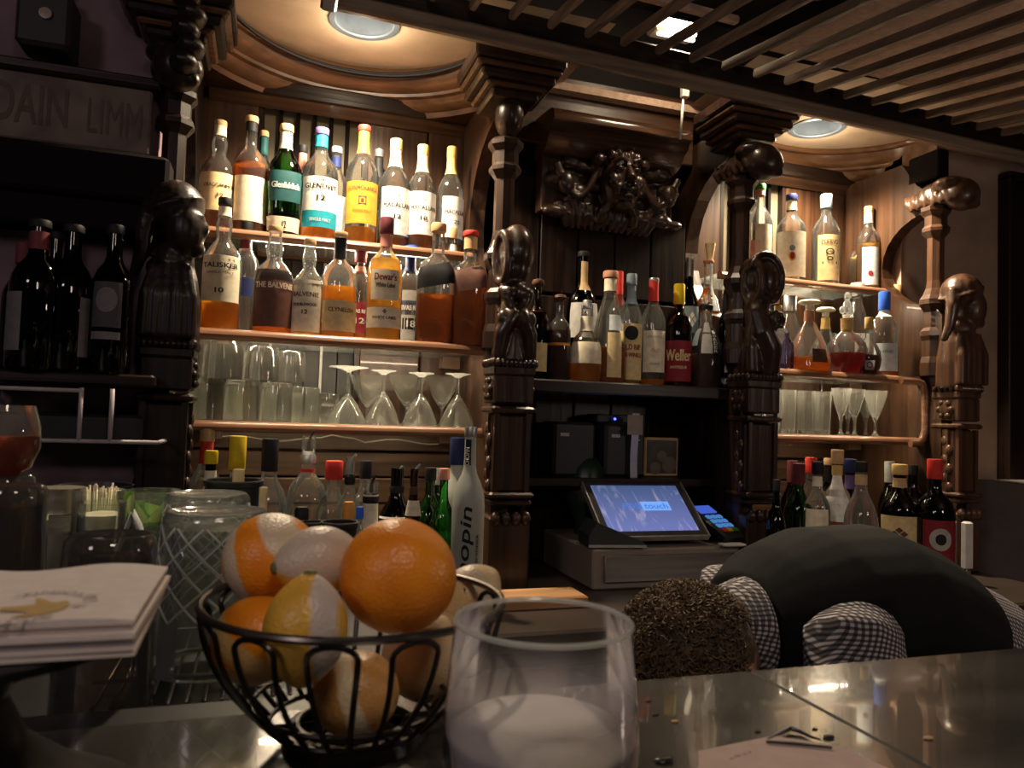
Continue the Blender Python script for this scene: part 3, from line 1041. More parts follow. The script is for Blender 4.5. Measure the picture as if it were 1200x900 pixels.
for s in (-1, 1):
    for k in range(11):
        a = k / 11
        x = .02 + s * (.07 + .135 * a)
        zz = .105 + .075 * sin(k * 2.4) - .02 * a
        mb.ell((x, -.048 - .016 * rs.random(), zz), (.026 + .012 * rs.random(), .020, .014 + .010 * rs.random()), 10, 8)
    arc = [(.02 + s * (.065 + .13 * i / 10), -.075, .155 - .09 * sin(pi * i / 10)) for i in range(11)]
    mb.tube(arc, .012, 6)
    mb.ell((.02 + s * .07, -.085, .175), (.022, .025, .020), 10, 8)
    mb.ell((.02 + s * .165, -.075, .10), (.026, .022, .034), 10, 8)
for k in range(14):
    x = -.16 + .32 * k / 13
    mb.tube([(x, -.06, .05), (x * .9, -.055, .015), (x * .8, -.04, -.02)], [.012, .011, .006], 6)
carve('carved_face', mb, t, W_CARVE, .0038, 1)

# middle shelf over the terminal
t = thing('liquor_shelf', 'dark oak shelf over the payment terminal holding a row of whiskey bottles', 'shelf', (.92, 1.83, 1.388))
MB().bev((0, .11, -.012), (.63, .24, .024), .004).build('board', W_CARVEX, t, smooth=False)
MB().bev((0, -.012, -.016), (.63, .012, .034), .004).build('edge_strip', W_DARKX, t, smooth=False)

# ------------------------------------------------------------------ back counter and the right-hand cabinet
t = thing('back_counter', 'dark back counter under the bottle alcoves and payment terminal', 'counter', (.90, 1.80, 0))
MB().bev((0, 0, CTR_Z - .02), (2.32, .82, .04), .006).build('worktop', solid('worn_dark_counter', (.05, .035, .028), .4, scale=12), t, smooth=False)
MB().box((0, .03, .415), (2.36, .72, .83)).build('body', W_DARKX, t, smooth=False)
for i in range(4):
    MB().bev((-.9 + .6 * i, -.345, .42), (.57, .03, .72), .006).build('door', W_DARK, t, smooth=False)
# pale wood block at the foot of the carved pillar
tag(MB().bev((.60, 1.60, CTR_Z + .0125), (.20, .10, .024), .003).build('wooden_block', W_PALE, smooth=False), 'pale wooden block lying at the foot of the hooded pillar', 'block')

t = thing('side_cabinet', 'greyish panelled cabinet beyond the right end of the back bar', 'cabinet', (2.56, 1.82, 0))
CAB = solid('grey_cabinet_paint', (.26, .22, .20), .6, scale=5, c2=(.19, .16, .145))
MB().box((0, .005, .565), (.60, .24, 1.13)).build('carcass', CAB, t, smooth=False)
for z, h in ((1.065, .165), (.895, .165), (.60, .40), (.2, .38)):
    MB().bev((0, -.13, z), (.596, .02, h), .004).build('drawer_front', CAB, t, smooth=False)
tag(MB().bev((2.255, 1.60, .846), (.10, .06, .024), .004).build('wooden_offcut', W_PALE, smooth=False), 'small pale wooden piece on ledge by the grey cabinet', 'block')
tag(MB().bev((2.30, 1.585, .417), (.40, .18, .834), .006).build('side_ledge', W_DARKX, smooth=False), 'dark low ledge in front of the grey side cabinet', 'ledge')
t = thing('tap_handle', 'upright white tap handle at the right end of the counter', 'tap', (1.86, 1.60, CTR_Z))
MB().bev((0, 0, .105), (.026, .022, .13), .004).build('handle', solid('white_plastic', (.72, .70, .66), .4), t)
MB().lathe([(0, 0), (.024, 0), (.024, .006), (.010, .012), (.010, .042), (0, .042)], 14).build('base', CHROME, t)

# dark doorway at far right
t = thing('dark_door', 'dark plank door at the right edge beyond the tan plaster wall', 'door', (2.92, 1.985, 0))
for i in range(6):
    MB().bev((-.36 + .145 * i, 0, 1.10), (.141, .03, 2.19), .004).build('plank', W_DARK, t, smooth=False)
MB().bev((-.445, -.008, 1.10), (.03, .05, 2.21), .004).bev((0, -.008, 2.205), (.92, .05, .03), .004).build('door_frame', W_DARK, t, smooth=False)

# ------------------------------------------------------------------ payment terminal corner
t = thing('cash_drawer', 'grey steel cash drawer under the tilted payment screen', 'cash drawer', (.985, 1.70, CTR_Z))
MB().bev((0, .172, .05), (.42, .344, .098), .004).build('casing', solid('grey_drawer_paint', (.28, .235, .20), .45, scale=6), t, smooth=False)
MB().bev((.012, -.004, .052), (.385, .012, .066), .002).build('drawer_front', STEEL, t, smooth=False)
MB().box((.18, -.011, .018), (.02, .004, .01)).build('lock', CHROME, t, smooth=False)


def screen_mat():
    mt, tt, out = nt('login_screen')
    tc = N(tt, 'ShaderNodeTexCoord')
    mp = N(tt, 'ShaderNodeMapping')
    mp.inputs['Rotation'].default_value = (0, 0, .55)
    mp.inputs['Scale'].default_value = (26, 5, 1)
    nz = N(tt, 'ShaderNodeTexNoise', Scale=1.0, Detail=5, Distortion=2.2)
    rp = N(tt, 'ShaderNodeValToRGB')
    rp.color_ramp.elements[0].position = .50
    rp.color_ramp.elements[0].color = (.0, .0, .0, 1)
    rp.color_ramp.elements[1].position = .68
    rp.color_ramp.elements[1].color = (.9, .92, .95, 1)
    sep = N(tt, 'ShaderNodeSeparateXYZ')
    r2 = N(tt, 'ShaderNodeValToRGB')
    r2.color_ramp.elements[0].position = .0
    r2.color_ramp.elements[0].color = (.17, .20, .50, 1)
    r2.color_ramp.elements[1].position = 1
    r2.color_ramp.elements[1].color = (.05, .09, .20, 1)
    mr = N(tt, 'ShaderNodeMapRange')
    mr.inputs['From Min'].default_value = 0
    mr.inputs['From Max'].default_value = .2
    e = N(tt, 'ShaderNodeEmission', Strength=.85)
    g = N(tt, 'ShaderNodeBsdfPrincipled', Roughness=.3)
    L = tt.links.new
    L(tc.outputs['Object'], mp.inputs[0])
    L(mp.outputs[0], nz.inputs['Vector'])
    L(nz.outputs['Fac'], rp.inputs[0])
    L(tc.outputs['Object'], sep.inputs[0])
    L(sep.outputs['Y'], mr.inputs['Value'])
    L(mr.outputs[0], r2.inputs[0])
    L(r2.outputs[0], e.inputs['Color'])
    # finger smears, with their reflected streaks painted pale into the base colour
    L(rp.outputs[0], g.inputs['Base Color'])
    ad = N(tt, 'ShaderNodeAddShader')
    L(e.outputs[0], ad.inputs[0])
    L(g.outputs[0], ad.inputs[1])
    L(ad.outputs[0], out.inputs[0])
    return mt


TILT = atan2(.135, .165)
bl = P(722, 632, 1.72)
t = thing('payment_terminal', 'flat touch screen terminal tilted back, showing a blue login screen', 'payment terminal', (.965, 1.72, .972))
SW, SH = .300, .205
M = Matrix.Translation(Vector((0, 0, .022))) @ Matrix.Rotation(TILT, 4, 'X')
MB().bev((0, SH / 2, -.008), (SW, SH, .016), .004, M).build('bezel', solid('dark_bezel', (.055, .05, .048), .35), t, smooth=False)
rim = MB()
for c, d in (((0, 0, -.004), (SW + .004, .004, .016)), ((0, SH, -.004), (SW + .004, .004, .016)), ((-SW / 2, SH / 2, -.004), (.004, SH, .016)), ((SW / 2, SH / 2, -.004), (.004, SH, .016))):
    rim.box(c, d, M)
rim.build('metal_rim', solid('rim_metal', (.62, .62, .60), .3, metal=.7), t, smooth=False)
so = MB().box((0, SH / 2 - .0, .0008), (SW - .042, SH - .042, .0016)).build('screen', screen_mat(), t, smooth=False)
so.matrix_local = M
lt = MB()
text_mb(lt, 'POSi', .052, .020, lambda u, v: (u - .034, SH / 2 + .004 + v, .0022))
text_mb(lt, 'touch', .070, .020, lambda u, v: (u + .036, SH / 2 + .004 + v, .0028))
lo = lt.build('lettering', emit('login_blue', (.05, .17, .62), 1.0), so, smooth=False)
MB().box((.036, SH / 2 + .004, .0021), (.084, .032, .0006)).build('logo_bar', emit('logo_sky', (.20, .42, .95), .85), so, smooth=False)
MB().bev((0, .12, .010), (.20, .16, .016), .003).bev((0, .12, .05), (.10, .03, .09), .004).build('stand', BLACKP, t, smooth=False)

t = thing('card_reader', 'handheld card reader with blue keys beside the payment terminal', 'card reader', (1.185, 1.735, .972))
M = Matrix.Rotation(radians(14), 4, 'Z') @ Matrix.Rotation(radians(25), 4, 'X')
MB().bev((0, .06, .02), (.075, .15, .026), .006, M).build('body', BLACKP, t, smooth=False)
for i in range(4):
    for j in range(3):
        MB().bev(((j - 1) * .021, .012 + i * .021, .0345), (.017, .016, .005), .002, M).build('key', emit('lit_key', (.10, .30, .75), .55) if (i, j) not in ((0, 0), (0, 1), (0, 2)) else cm(('red', 'lemon', 'green')[j]), t, smooth=False)
MB().box((0, .112, .0345), (.06, .035, .003), M).build('display', emit('reader_display', (.06, .12, .60), .8), t, smooth=False)
tag(MB().bev((1.165, 1.69, .976), (.07, .03, .006), .002).build('receipt_slip', solid('slip_paper', (.7, .68, .64), .8), smooth=False), 'white slip of paper below the blue-keyed card reader', 'paper')

t = thing('check_holder', 'black wedge-shaped bill holder lying on the cash drawer corner', 'bill holder', (.84, 1.705, .972), radians(-8))
poly = [(-.07, 0), (.075, 0), (.075, .012), (-.05, .062), (-.07, .03)]
MB().prism(poly, .0, .10, 'y').build('cover', solid('black_leatherette', (.035, .042, .045), .45), t, smooth=False)
MB().box((.003, -.003, .004), (.15, .006, .006)).build('page_edge', cm('grey'), t, smooth=False)
MB().box((.045, .02, .026), (.03, .02, .004), Matrix.Rotation(.35, 4, 'Y')).build('tab', cm('skyw'), t, smooth=False)
t = thing('green_ornament', 'dark green bulbous ornament in shadow left of the payment screen', 'ornament', (.86, 1.95, .972))
MB().lathe([(0, 0), (.03, 0), (.025, .03), (.045, .07), (.06, .12), (.05, .18), (.03, .21), (0, .22)], 18).build('body', solid('dark_green_glaze', (.012, .035, .018), .35), t)
MB().lathe([(.061, .11), (.064, .12), (.061, .13)], 18).build('band', solid('dark_green_band', (.03, .03, .015), .4), t)
DEV = solid('dim_device_black', (.022, .020, .026), .5)
for i, (px, lab, w_) in enumerate(((664, 'black receipt printer with pale badge, left in the dark recess', .125), (722, 'black receipt printer with two pale badges, right in the dark recess', .125))):
    q = P(px, 525, 1.98)
    t = thing('receipt_printer', lab, 'printer', (q.x, 1.98, 1.13), 0, None)
    MB().bev((0, 0, .075), (w_, .12, .15), .008).build('casing', DEV, t, smooth=False)
    MB().box((-.032, -.062, .115), (.026, .003, .009)).build('badge', cm('grey'), t, smooth=False)
    if i:
        MB().box((.03, -.062, .105), (.026, .003, .004)).build('badge', cm('grey'), t, smooth=False)
    MB().box((0, -.062, .135), (w_ * .8, .003, .004)).build('paper_slot', BLACKP, t, smooth=False)
MB_SH = MB().box((.93, 1.96, 1.119), (.60, .18, .02)).build('recess_shelf', W_DARKX, smooth=False)
tag(MB_SH, 'dark narrow shelf in recess carrying the two receipt printers', 'shelf')
t = thing('network_box', 'small black box with a blue light above the printers', 'router', (.945, 2.0, 1.2805))
MB().bev((0, 0, .0125), (.10, .08, .024), .003).build('casing', DEV, t, smooth=False)
MB().lathe([(0, 0), (.0035, 0), (.003, .003), (0, .004)], 10, Matrix.Translation(Vector((.005, -.041, .012))) @ Matrix.Rotation(pi / 2, 4, 'X')).build('indicator_light', emit('blue_led', (.05, .08, 1), 6), t)
t = thing('framed_photo', 'small dim framed photo behind the payment screen', 'picture', (1.098, 1.955, 1.129))
MB().bev((0, 0, .058), (.112, .012, .112), .003).build('frame', cm('tan'), t, smooth=False)
MB().box((0, -.007, .058), (.096, .002, .096)).build('print', solid('murky_print', (.05, .035, .032), .4, c2=(.012, .01, .012), scale=25), t, smooth=False)
for x, z, r in ((.025, .035, .024), (-.02, .025, .018), (.0, .06, .016)):
    MB().lathe([(0, 0), (r, 0), (0, .001)], 14, Matrix.Translation(Vector((x, -.0085, z))) @ Matrix.Rotation(pi / 2, 4, 'X')).build('printed_shape', solid('murky_shape', (.13, .09, .08), .5), t)
t = thing('paper_strip', 'long pale paper strip hanging in the dark recess behind the screen', 'paper', (.985, 1.90, 1.13))
MB().add([(x, .004 * sin(z * 30), z) for z in [.18 * i / 8 for i in range(9)] for x in (-.011, .011)], [(2 * i, 2 * i + 1, 2 * i + 3, 2 * i + 2) for i in range(8)]).build('strip', solid('strip_paper', (.5, .5, .62), .8), t)
MB().add([(x, -.004, .12 + .055 * i) for i in range(2) for x in (-.026, .022)], [(0, 1, 3, 2)]).build('note', solid('note_paper', (.34, .27, .22), .8), t)

# ------------------------------------------------------------------ slatted canopy over the bar
BE0, BE1 = P(385, 6, 1.67), P(1320, 217, 1.67)
bd = (BE1 - BE0).normalized()
sd = ray(344, 318).normalized()            # slats run away from the drinker, rising a little
t = thing('slatted_canopy', 'dark wooden slatted canopy hanging above the bar', 'canopy', BE0)
nrm = bd.cross(sd).normalized()
if nrm.z < 0:
    nrm = -nrm
BM = Matrix((bd, sd, nrm)).transposed().to_4x4()
BL = (BE1 - BE0).length
SLW = wood('canopy_oak', (.085, .058, .043), (.17, .12, .09), 'y', rough=.6)
SLX = wood('canopy_beam_oak', (.17, .125, .09), (.32, .235, .17), 'x', rough=.45)  # lightened: the glow from the alcoves is put into the beam's colour
MB().bev((BL / 2, 0, .012), (BL, .030, .036), .006, BM).build('front_beam', SLX, t, smooth=False)
MB().bev((BL / 2, .01, .056), (BL, .022, .052), .004, BM).build('upper_beam', W_DARKX, t, smooth=False)
MB().bev((.0, -.80, .02), (.035, 1.6, .07), .005, BM).build('end_rail', W_DARK, t, smooth=False)
nsl = int(BL / .0945)
for i in range(nsl + 1):
    x = .03 + i * .0945
    zc = .052
    mb = MB()
    sec = [(-.0085, .010), (-.009, -.004), (-.006, -.009), (0, -.010), (.006, -.009), (.009, -.004), (.0085, .010)]
    mb.prism([(p[0] + x, p[1] + zc) for p in sec], -1.75, -.045, 'y', BM)
    mb.build('slat', SLW, t)
# tan boards closing the canopy over its right part
x0b = 1.03
for i in range(9):
    xa = x0b + i * .187
    MB().box((xa + .0935, -.90, .088), (.183, 1.55, .008), BM).build('tan_board', PANEL_TX, t, smooth=False)
# loose laths above the open left part
for y, x0, x1 in ((-.12, .25, .95), (-.34, .55, 1.02), (-.22, .10, .60)):
    MB().bev(((x0 + x1) / 2, y, .135), (x1 - x0, .022, .018), .003, BM).build('lath', PANEL_TX, t, smooth=False)
# small bright lamp and box above the slats
q = P(787, 52, 1.76)
t2 = thing('strip_light', 'small bright strip light glimpsed between the canopy slats', 'lamp', (q.x, q.y, q.z + .02))
MB().bev((0, 0, .02), (.13, .05, .04), .005).build('housing', solid('pale_housing', (.55, .45, .33), .5), t2, smooth=False)
MB().bev((-.02, -.012, -.004), (.06, .012, .008), .002).bev((.045, -.012, -.004), (.035, .012, .008), .002).build('tube', emit('tube_glow', (1, .94, .86), 3.5), t2, smooth=False)
# hanging rod with hook
q0, q1 = P(801, 112, 1.80), P(797, 163, 1.80)
t2 = thing('hanging_rod', 'thin pale rod hanging from the canopy beside the misericord', 'rod', q1)
MB().tube([(0, 0, 0), q0 - q1], .0035, 8).build('rod', solid('pale_rod', (.75, .72, .66), .35), t2)
MB().bev((q0 - q1) + Vector((0.004, 0, .012)), (.022, .02, .04), .004).build('bracket', solid('pale_bracket', (.62, .55, .45), .5), t2, smooth=False)

# ------------------------------------------------------------------ left wall
t = thing('timber_beam', 'heavy black beam across the left plaster wall', 'beam', (-.75, 1.785, 1.70))
MB().bev((0, .0, .065), (1.06, .12, .10), .008).build('upper_beam', MATTE_BLACK, t, smooth=False)
MB().bev((.06, .01, -.0175), (.94, .10, .065), .006).build('lower_beam', MATTE_BLACK, t, smooth=False)
t = thing('painted_board', 'long faded signboard with worn dark letters above the black beam', 'sign', (-.64, 1.80, 1.865))
SGN = solid('faded_board', (.17, .125, .105), .8, c2=(.10, .07, .065), scale=14)
so = MB().bev((0, 0, .04), (.74, .02, .145), .004).build('board', SGN, t, smooth=False)
MB().bev((0, 0, .122), (.78, .06, .022), .004).build('top_batten', W_DARKX, t, smooth=False)
lt = MB()
text_mb(lt, 'RERDAIN', .24, .085, lambda u, v: (u + .11 - .02, -.0115, .045 + v))
text_mb(lt, 'LIMM', .105, .075, lambda u, v: (u + .30, -.0115, .038 + v))
lt.build('lettering', solid('faded_letter', (.10, .067, .060), .85), so, smooth=False)

t = thing('wall_lantern', 'dark square lantern on curved wires high on the left wall', 'lamp', (-.475, 1.79, 2.02))
MB().bev((0, 0, .06), (.10, .09, .12), .008).bev((0, 0, .13), (.05, .05, .03), .006).build('body', solid('lantern_iron', (.02, .014, .018), .6), t, smooth=False)
MB().lathe([(0, 0), (.012, 0), (.012, .004), (0, .006)], 12, Matrix.Translation(Vector((.005, -.048, .065))) @ Matrix.Rotation(pi / 2, 4, 'X')).build('pane', solid('lantern_pane', (.30, .24, .20), .4), t)
mb = MB().tube([(0, 0, .14), (0, 0, .34)], .010, 8)
for s in (-1, 1):
    mb.tube([(0, 0, .20), (s * .05, -.005, .185), (s * .11, -.005, .21), (s * .16, -.005, .29), (s * .20, 0, .36)], .005, 6)
mb.build('bracket', solid('lantern_iron2', (.018, .012, .015), .6), t)

t = thing('wine_shelf', 'dark narrow shelf with pale steel frame carrying the wine bottles', 'shelf', (-.40, 1.71, 1.346))
MB().bev((.015, .03, -.012), (.34, .20, .024), .004).build('board', W_DARKX, t, smooth=False)
fr = MB()
for a, b in (((-.16, -.09, -.036), (.065, -.09, -.036)), ((.062, -.09, -.03), (.062, -.09, -.135)), ((.115, -.09, -.03), (.115, -.09, -.135)), ((-.13, -.09, -.132), (.20, -.09, -.132)),
             ((-.16, -.09, -.036), (-.16, .12, -.036)), ((.20, -.09, -.132), (.20, .12, -.132)), ((-.13, -.09, -.132), (-.13, .12, -.132)), ((-.13, .10, -.132), (-.13, .10, -.03)), ((.2, .10, -.132), (.2, .10, -.03))):
    fr.tube([a, b], .0045, 6)
fr.build('metal_frame', solid('pale_frame', (.40, .36, .38), .5), t)
tag(MB().bev((-.42, 1.77, 1.235), (.36, .14, .06), .006).build('black_box', BLACKP, smooth=False), 'low black box standing on the steel rack under the wine shelf', 'box')
# stuff on the dark side table below the left wall
tag(MB().bev((-.65, 1.53, .55), (.74, .58, 1.10), .006).build('side_table', W_DARKX, smooth=False), 'dark side table below the wine shelf', 'table')
for i, (px, w_, h, lab) in enumerate(((80, .16, .035, 'flat black tray on side table below the wine shelf'), (112, .12, .05, 'round black bowl on side table next to the carved divider'))):
    q = P(px, 555, 1.42)
    mb = MB().lathe([(0, 0), (w_ * .35, 0), (w_ * .5, h), (w_ * .48, h), (w_ * .33, .004), (0, .004)], 22)
    tag(mb.build(('tray', 'bowl')[i], BLACKP, loc=(q.x, 1.42, 1.10)), lab, ('tray', 'bowl')[i])

# ------------------------------------------------------------------ the bar
BZ = 1.08
BARM = solid('bar_slate_metal', (.10, .097, .088), .17, metal=.0, c2=(.04, .039, .037), sc=(7, 22, 10), bump=.04, lo=.3, hi=.75, spec=1.0, coat=.6)
t = thing('bar_counter', 'dark worn slate-grey bar top with a joint line, in the foreground', 'bar', (.8, .15, 0))
MB().bev((-1.2035, 0, BZ - .02), (1.595, .79, .04), .0015).build('slab', BARM, t, smooth=False)
MB().bev((.80, -.0, BZ - .02), (2.4085, .79, .04), .0015).build('slab', BARM, t, smooth=False)
MB().box((0, -.03, .52), (3.9, .66, 1.04)).build('body', W_DARKX, t, smooth=False)
MB().bev((-1.14, .0 + .415, BZ - .014), (.98, .034, .022), .003).build('edge_strip', BLACKP, t, smooth=False)
LZ = 1.04
t = thing('drip_ledge', 'lower black service ledge behind the left part of the bar', 'ledge', (-.36, .90, 0))
MB().bev((0, -.005, LZ - .015), (1.08, .64, .03), .004).build('top', BLACKP, t, smooth=False)
MB().box((0, -.01, .50), (1.02, .60, 1.0)).build('body', BLACKP, t, smooth=False)
t = thing('wire_rack', 'chrome wire drip rack under the upturned cut mixing glass', 'rack', (-.045, .77, LZ))
for i in range(12):
    x = -.075 + .15 * i / 11
    MB().tube([(x, -.10, .006), (x, .13, .006)], .0016, 6).build('wire', STEEL, t)
for y in (-.045, .03, .11):
    MB().tube([(-.085, y, .009), (.085, y, .009)], .0018, 6).build('cross_wire', STEEL, t)

# ------------------------------------------------------------------ wire fruit basket
bc = (.0595, .487)
t = thing('wire_basket', 'black wire fruit basket on the bar holding oranges and lemons', 'basket', (bc[0], bc[1], BZ))
RIM_R, RIM_Z, BASE_R, BASE_Z = .0925, .088, .050, .014


def circ(r, z, n=48):
    return [(r * cos(2 * pi * k / n), r * sin(2 * pi * k / n), z) for k in range(n)]


MB().tube(circ(RIM_R, RIM_Z), .0024, 8, closed=True).build('rim', solid('basket_rim_wire', (.10, .085, .075), .25, metal=.8), t)
for r, z in ((BASE_R, BASE_Z), (BASE_R * .66, BASE_Z - .002), (BASE_R * .33, BASE_Z - .003), (.060, .026)):
    MB().tube(circ(r, z, 36), .0017, 6, closed=True).build('base_ring', BLACKM, t)
MB().lathe([(.036, 0), (.042, 0), (.040, .010), (.036, .010)], 32).build('foot_ring', BLACKM, t)


def wallpt(a, s):
    """s 0..1 up the bowl wall"""
    r = BASE_R + (RIM_R - BASE_R) * (1 - (1 - s) ** 1.9)
    z = BASE_Z + (RIM_Z - BASE_Z) * s
    return (r * cos(a), r * sin(a), z)


for k in range(13):
    a0 = 2 * pi * k / 13 + .12
    da = 2 * pi / 13 * .30
    pts = [wallpt(a0 - da * (.75 + .25 * s / 10), s / 10 * .86) for s in range(11)]
    for j in range(1, 8):
        q = pi * j / 8
        pts.append(wallpt(a0 - da * cos(q), .86 + .10 * sin(q)))
    pts += [wallpt(a0 + da * (.75 + .25 * s / 10), s / 10 * .86) for s in range(10, -1, -1)]
    MB().tube(pts, .0017, 6).build('wire_loop', BLACKM, t)
for k in range(3):
    a = pi * k / 3
    MB().tube([(BASE_R * cos(a), BASE_R * sin(a), BASE_Z - .002), (-BASE_R * cos(a), -BASE_R * sin(a), BASE_Z - .002)], .0015, 6).build('base_spoke', BLACKM, t)


def fruit_mat(name, skin, skin2, bands, pith=(.64, .51, .34), rough=.38):
    """citrus peel with strips pared off down to the pith; bands: (axis, offset, half width)"""
    mt, tt, out = nt(name)
    L = tt.links.new
    b = N(tt, 'ShaderNodeBsdfPrincipled', Roughness=rough)
    b.inputs['Subsurface Weight'].default_value = .08
    b.inputs['Subsurface Radius'].default_value = (.01, .004, .001)
    rp, nz = noise_mix(tt, skin2, skin, (30, 30, 30))
    tc = N(tt, 'ShaderNodeTexCoord')
    last = rp.outputs[0]
    wob = N(tt, 'ShaderNodeTexNoise', Scale=60, Detail=3)
    L(tc.outputs['Object'], wob.inputs['Vector'])
    for ax, off, hw in bands:
        d = N(tt, 'ShaderNodeVectorMath', operation='DOT_PRODUCT')
        d.inputs[1].default_value = Vector(ax).normalized()
        L(tc.outputs['Object'], d.inputs[0])
        s = N(tt, 'ShaderNodeMath', operation='SUBTRACT')
        L(d.outputs['Value'], s.inputs[0])
        s.inputs[1].default_value = off
        ab = N(tt, 'ShaderNodeMath', operation='ABSOLUTE')
        L(s.outputs[0], ab.inputs[0])
        w_ = N(tt, 'ShaderNodeMath', operation='MULTIPLY_ADD')
        L(wob.outputs['Fac'], w_.inputs[0])
        w_.inputs[1].default_value = .006
        w_.inputs[2].default_value = -.003
        a2 = N(tt, 'ShaderNodeMath', operation='ADD')
        L(ab.outputs[0], a2.inputs[0])
        L(w_.outputs[0], a2.inputs[1])
        mr = N(tt, 'ShaderNodeMapRange')
        mr.inputs['From Min'].default_value = hw - .0012
        mr.inputs['From Max'].default_value = hw + .0012
        mr.inputs['To Min'].default_value = 1
        mr.inputs['To Max'].default_value = 0
        L(a2.outputs[0], mr.inputs['Value'])
        mx = N(tt, 'ShaderNodeMix', data_type='RGBA')
        L(mr.outputs[0], mx.inputs[0])
        L(last, mx.inputs[6])
        mx.inputs[7].default_value = c4(pith)
        last = mx.outputs[2]
    L(last, b.inputs['Base Color'])
    vo = N(tt, 'ShaderNodeTexVoronoi', Scale=420)
    L(tc.outputs['Object'], vo.inputs['Vector'])
    bp = N(tt, 'ShaderNodeBump', Strength=.28, Distance=.0012)
    L(vo.outputs['Distance'], bp.inputs['Height'])
    L(bp.outputs[0], b.inputs['Normal'])
    L(b.outputs[0], out.inputs[0])
    return mt


def fruit(name, label, px, py, rpx, Y, mat, lemon=0, axis=(0, 0, 1), stem=None):
    c = P(px, py, Y)
    r = rpx * mpp(px, Y)
    t = thing(name, label, name, c, 0, 'citrus in the wire basket')
    R = Vector((0, 0, 1)).rotation_difference(Vector(axis).normalized()).to_matrix().to_4x4()
    n = 20
    pr = []
    for i in range(n + 1):
        a = pi * i / n
        rr, z = sin(a), -cos(a)
        if lemon:
            z *= 1.16
            z += .14 * (abs(cos(a)) ** 9) * (1 if z > 0 else -1)
            rr *= .97
        else:
            z *= .95
            z -= .045 * (1 if z > 0 else -1) * max(0, abs(cos(a)) - .9) * 10
        pr.append((max(0, rr) * r if 0 < i < n else 0, z * r))
    MB().lathe(pr, 32, R).build('peel', mat, t, auto=False)
    if stem:
        top = pr[-1][1]
        S = Matrix.Translation(R @ Vector((0, 0, top - .0006))) @ R
        MB().lathe([(0, 0), (.0042, 0), (.0036, .0012), (.0018, .002), (0, .002)], 7, S).build('stem_button', solid('stem_green', (.14, .15, .05), .7), t)
    return t


OR1, OR2 = (.86, .30, .015), (.74, .22, .010)
LE1, LE2 = (.72, .42, .06), (.60, .33, .04)
fruit('orange', 'largest whole orange on top of the wire basket, unpeeled', 467, 674, 68, .465, fruit_mat('orange_peel', OR1, OR2, []), axis=(.3, -.3, .9))
fruit('orange', 'orange with pale pared strips at the upper left of the basket', 318, 655, 55, .545, fruit_mat('orange_pared', OR1, OR2, [((.75, -.2, .65), .020, .0085), ((.9, -.25, .30), -.020, .0065)], (.62, .50, .36)), axis=(0, -.4, .9))
fruit('lemon', 'mostly pared lemon lying on its side beside the largest orange', 374, 658, 42, .51, fruit_mat('lemon_pared', (.78, .44, .07), LE2, [((.1, -.35, .9), .014, .0145)], (.58, .48, .40)), 1, axis=(-.93, -.35, -.05), stem=1)
fruit('lemon', 'standing yellow lemon with one pale strip at front of the basket', 358, 738, 50, .432, fruit_mat('lemon_strip', LE1, LE2, [((.96, -.25, .1), .0135, .0065)], (.56, .48, .44)), 1, axis=(.05, .1, 1), stem=1)
fruit('orange', 'half-hidden orange low at the left side of the basket', 303, 750, 53, .492, fruit_mat('orange_low', OR1, OR2, [((.5, -.3, .85), .0, .006), ((.2, 0, 1), -.022, .008)], (.66, .42, .16)))
fruit('orange', 'pared orange with a pale wedge at the bottom of the basket', 417, 812, 50, .468, fruit_mat('orange_bottom', (.62, .32, .10), (.50, .25, .07), [((.93, -.2, .35), .0, .005)], (.75, .62, .42)))
fruit('orange', 'fully pared pale orange behind the wires on the right', 502, 768, 54, .525, fruit_mat('orange_white', (.66, .48, .30), (.56, .37, .20), [], rough=.6))
fruit('lemon', 'pale pared lemon peeking out at the right rim of the basket', 550, 698, 34, .545, fruit_mat('lemon_white', (.74, .58, .36), (.66, .46, .20), [((.7, 0, .7), .01, .008)], (.60, .50, .36)), 1, axis=(.7, .2, .5))

# ------------------------------------------------------------------ tumbler in front
gc = P(637, 727, .365)
t = thing('tumbler', 'clear heavy-based tumbler with cloudy white contents at the front of bar', 'glass', (gc.x, .365, BZ))
gh = gc.z - BZ
gr = 102.5 * mpp(637, .365)
outer = [(0, 0), (gr * .80, 0), (gr * .93, .006), (gr * 1.08, .028), (gr * 1.10, .045), (gr * 1.07, .065), (gr * 1.02, gh * .90), (gr, gh - .001)]
inner = [(gr * .965, gh), (gr * .985, gh * .90), (gr * 1.03, .065), (gr * 1.05, .047), (gr * .98, .036), (gr * .6, .030), (0, .029)]
TG = glass('bar_tumbler_glass', (.985, .985, .99), (.86, .85, .87), rough=.04, haze=.012, ior=1.33)
MB().lathe(outer, 56).build('glass_body', TG, t)
MB().tube(circ(gr * .99, gh, 56), .0014, 6, closed=True).build('rim', glass('rim_glass', (.9, .9, .9), (.75, .72, .70), rough=.15, haze=.3), t)


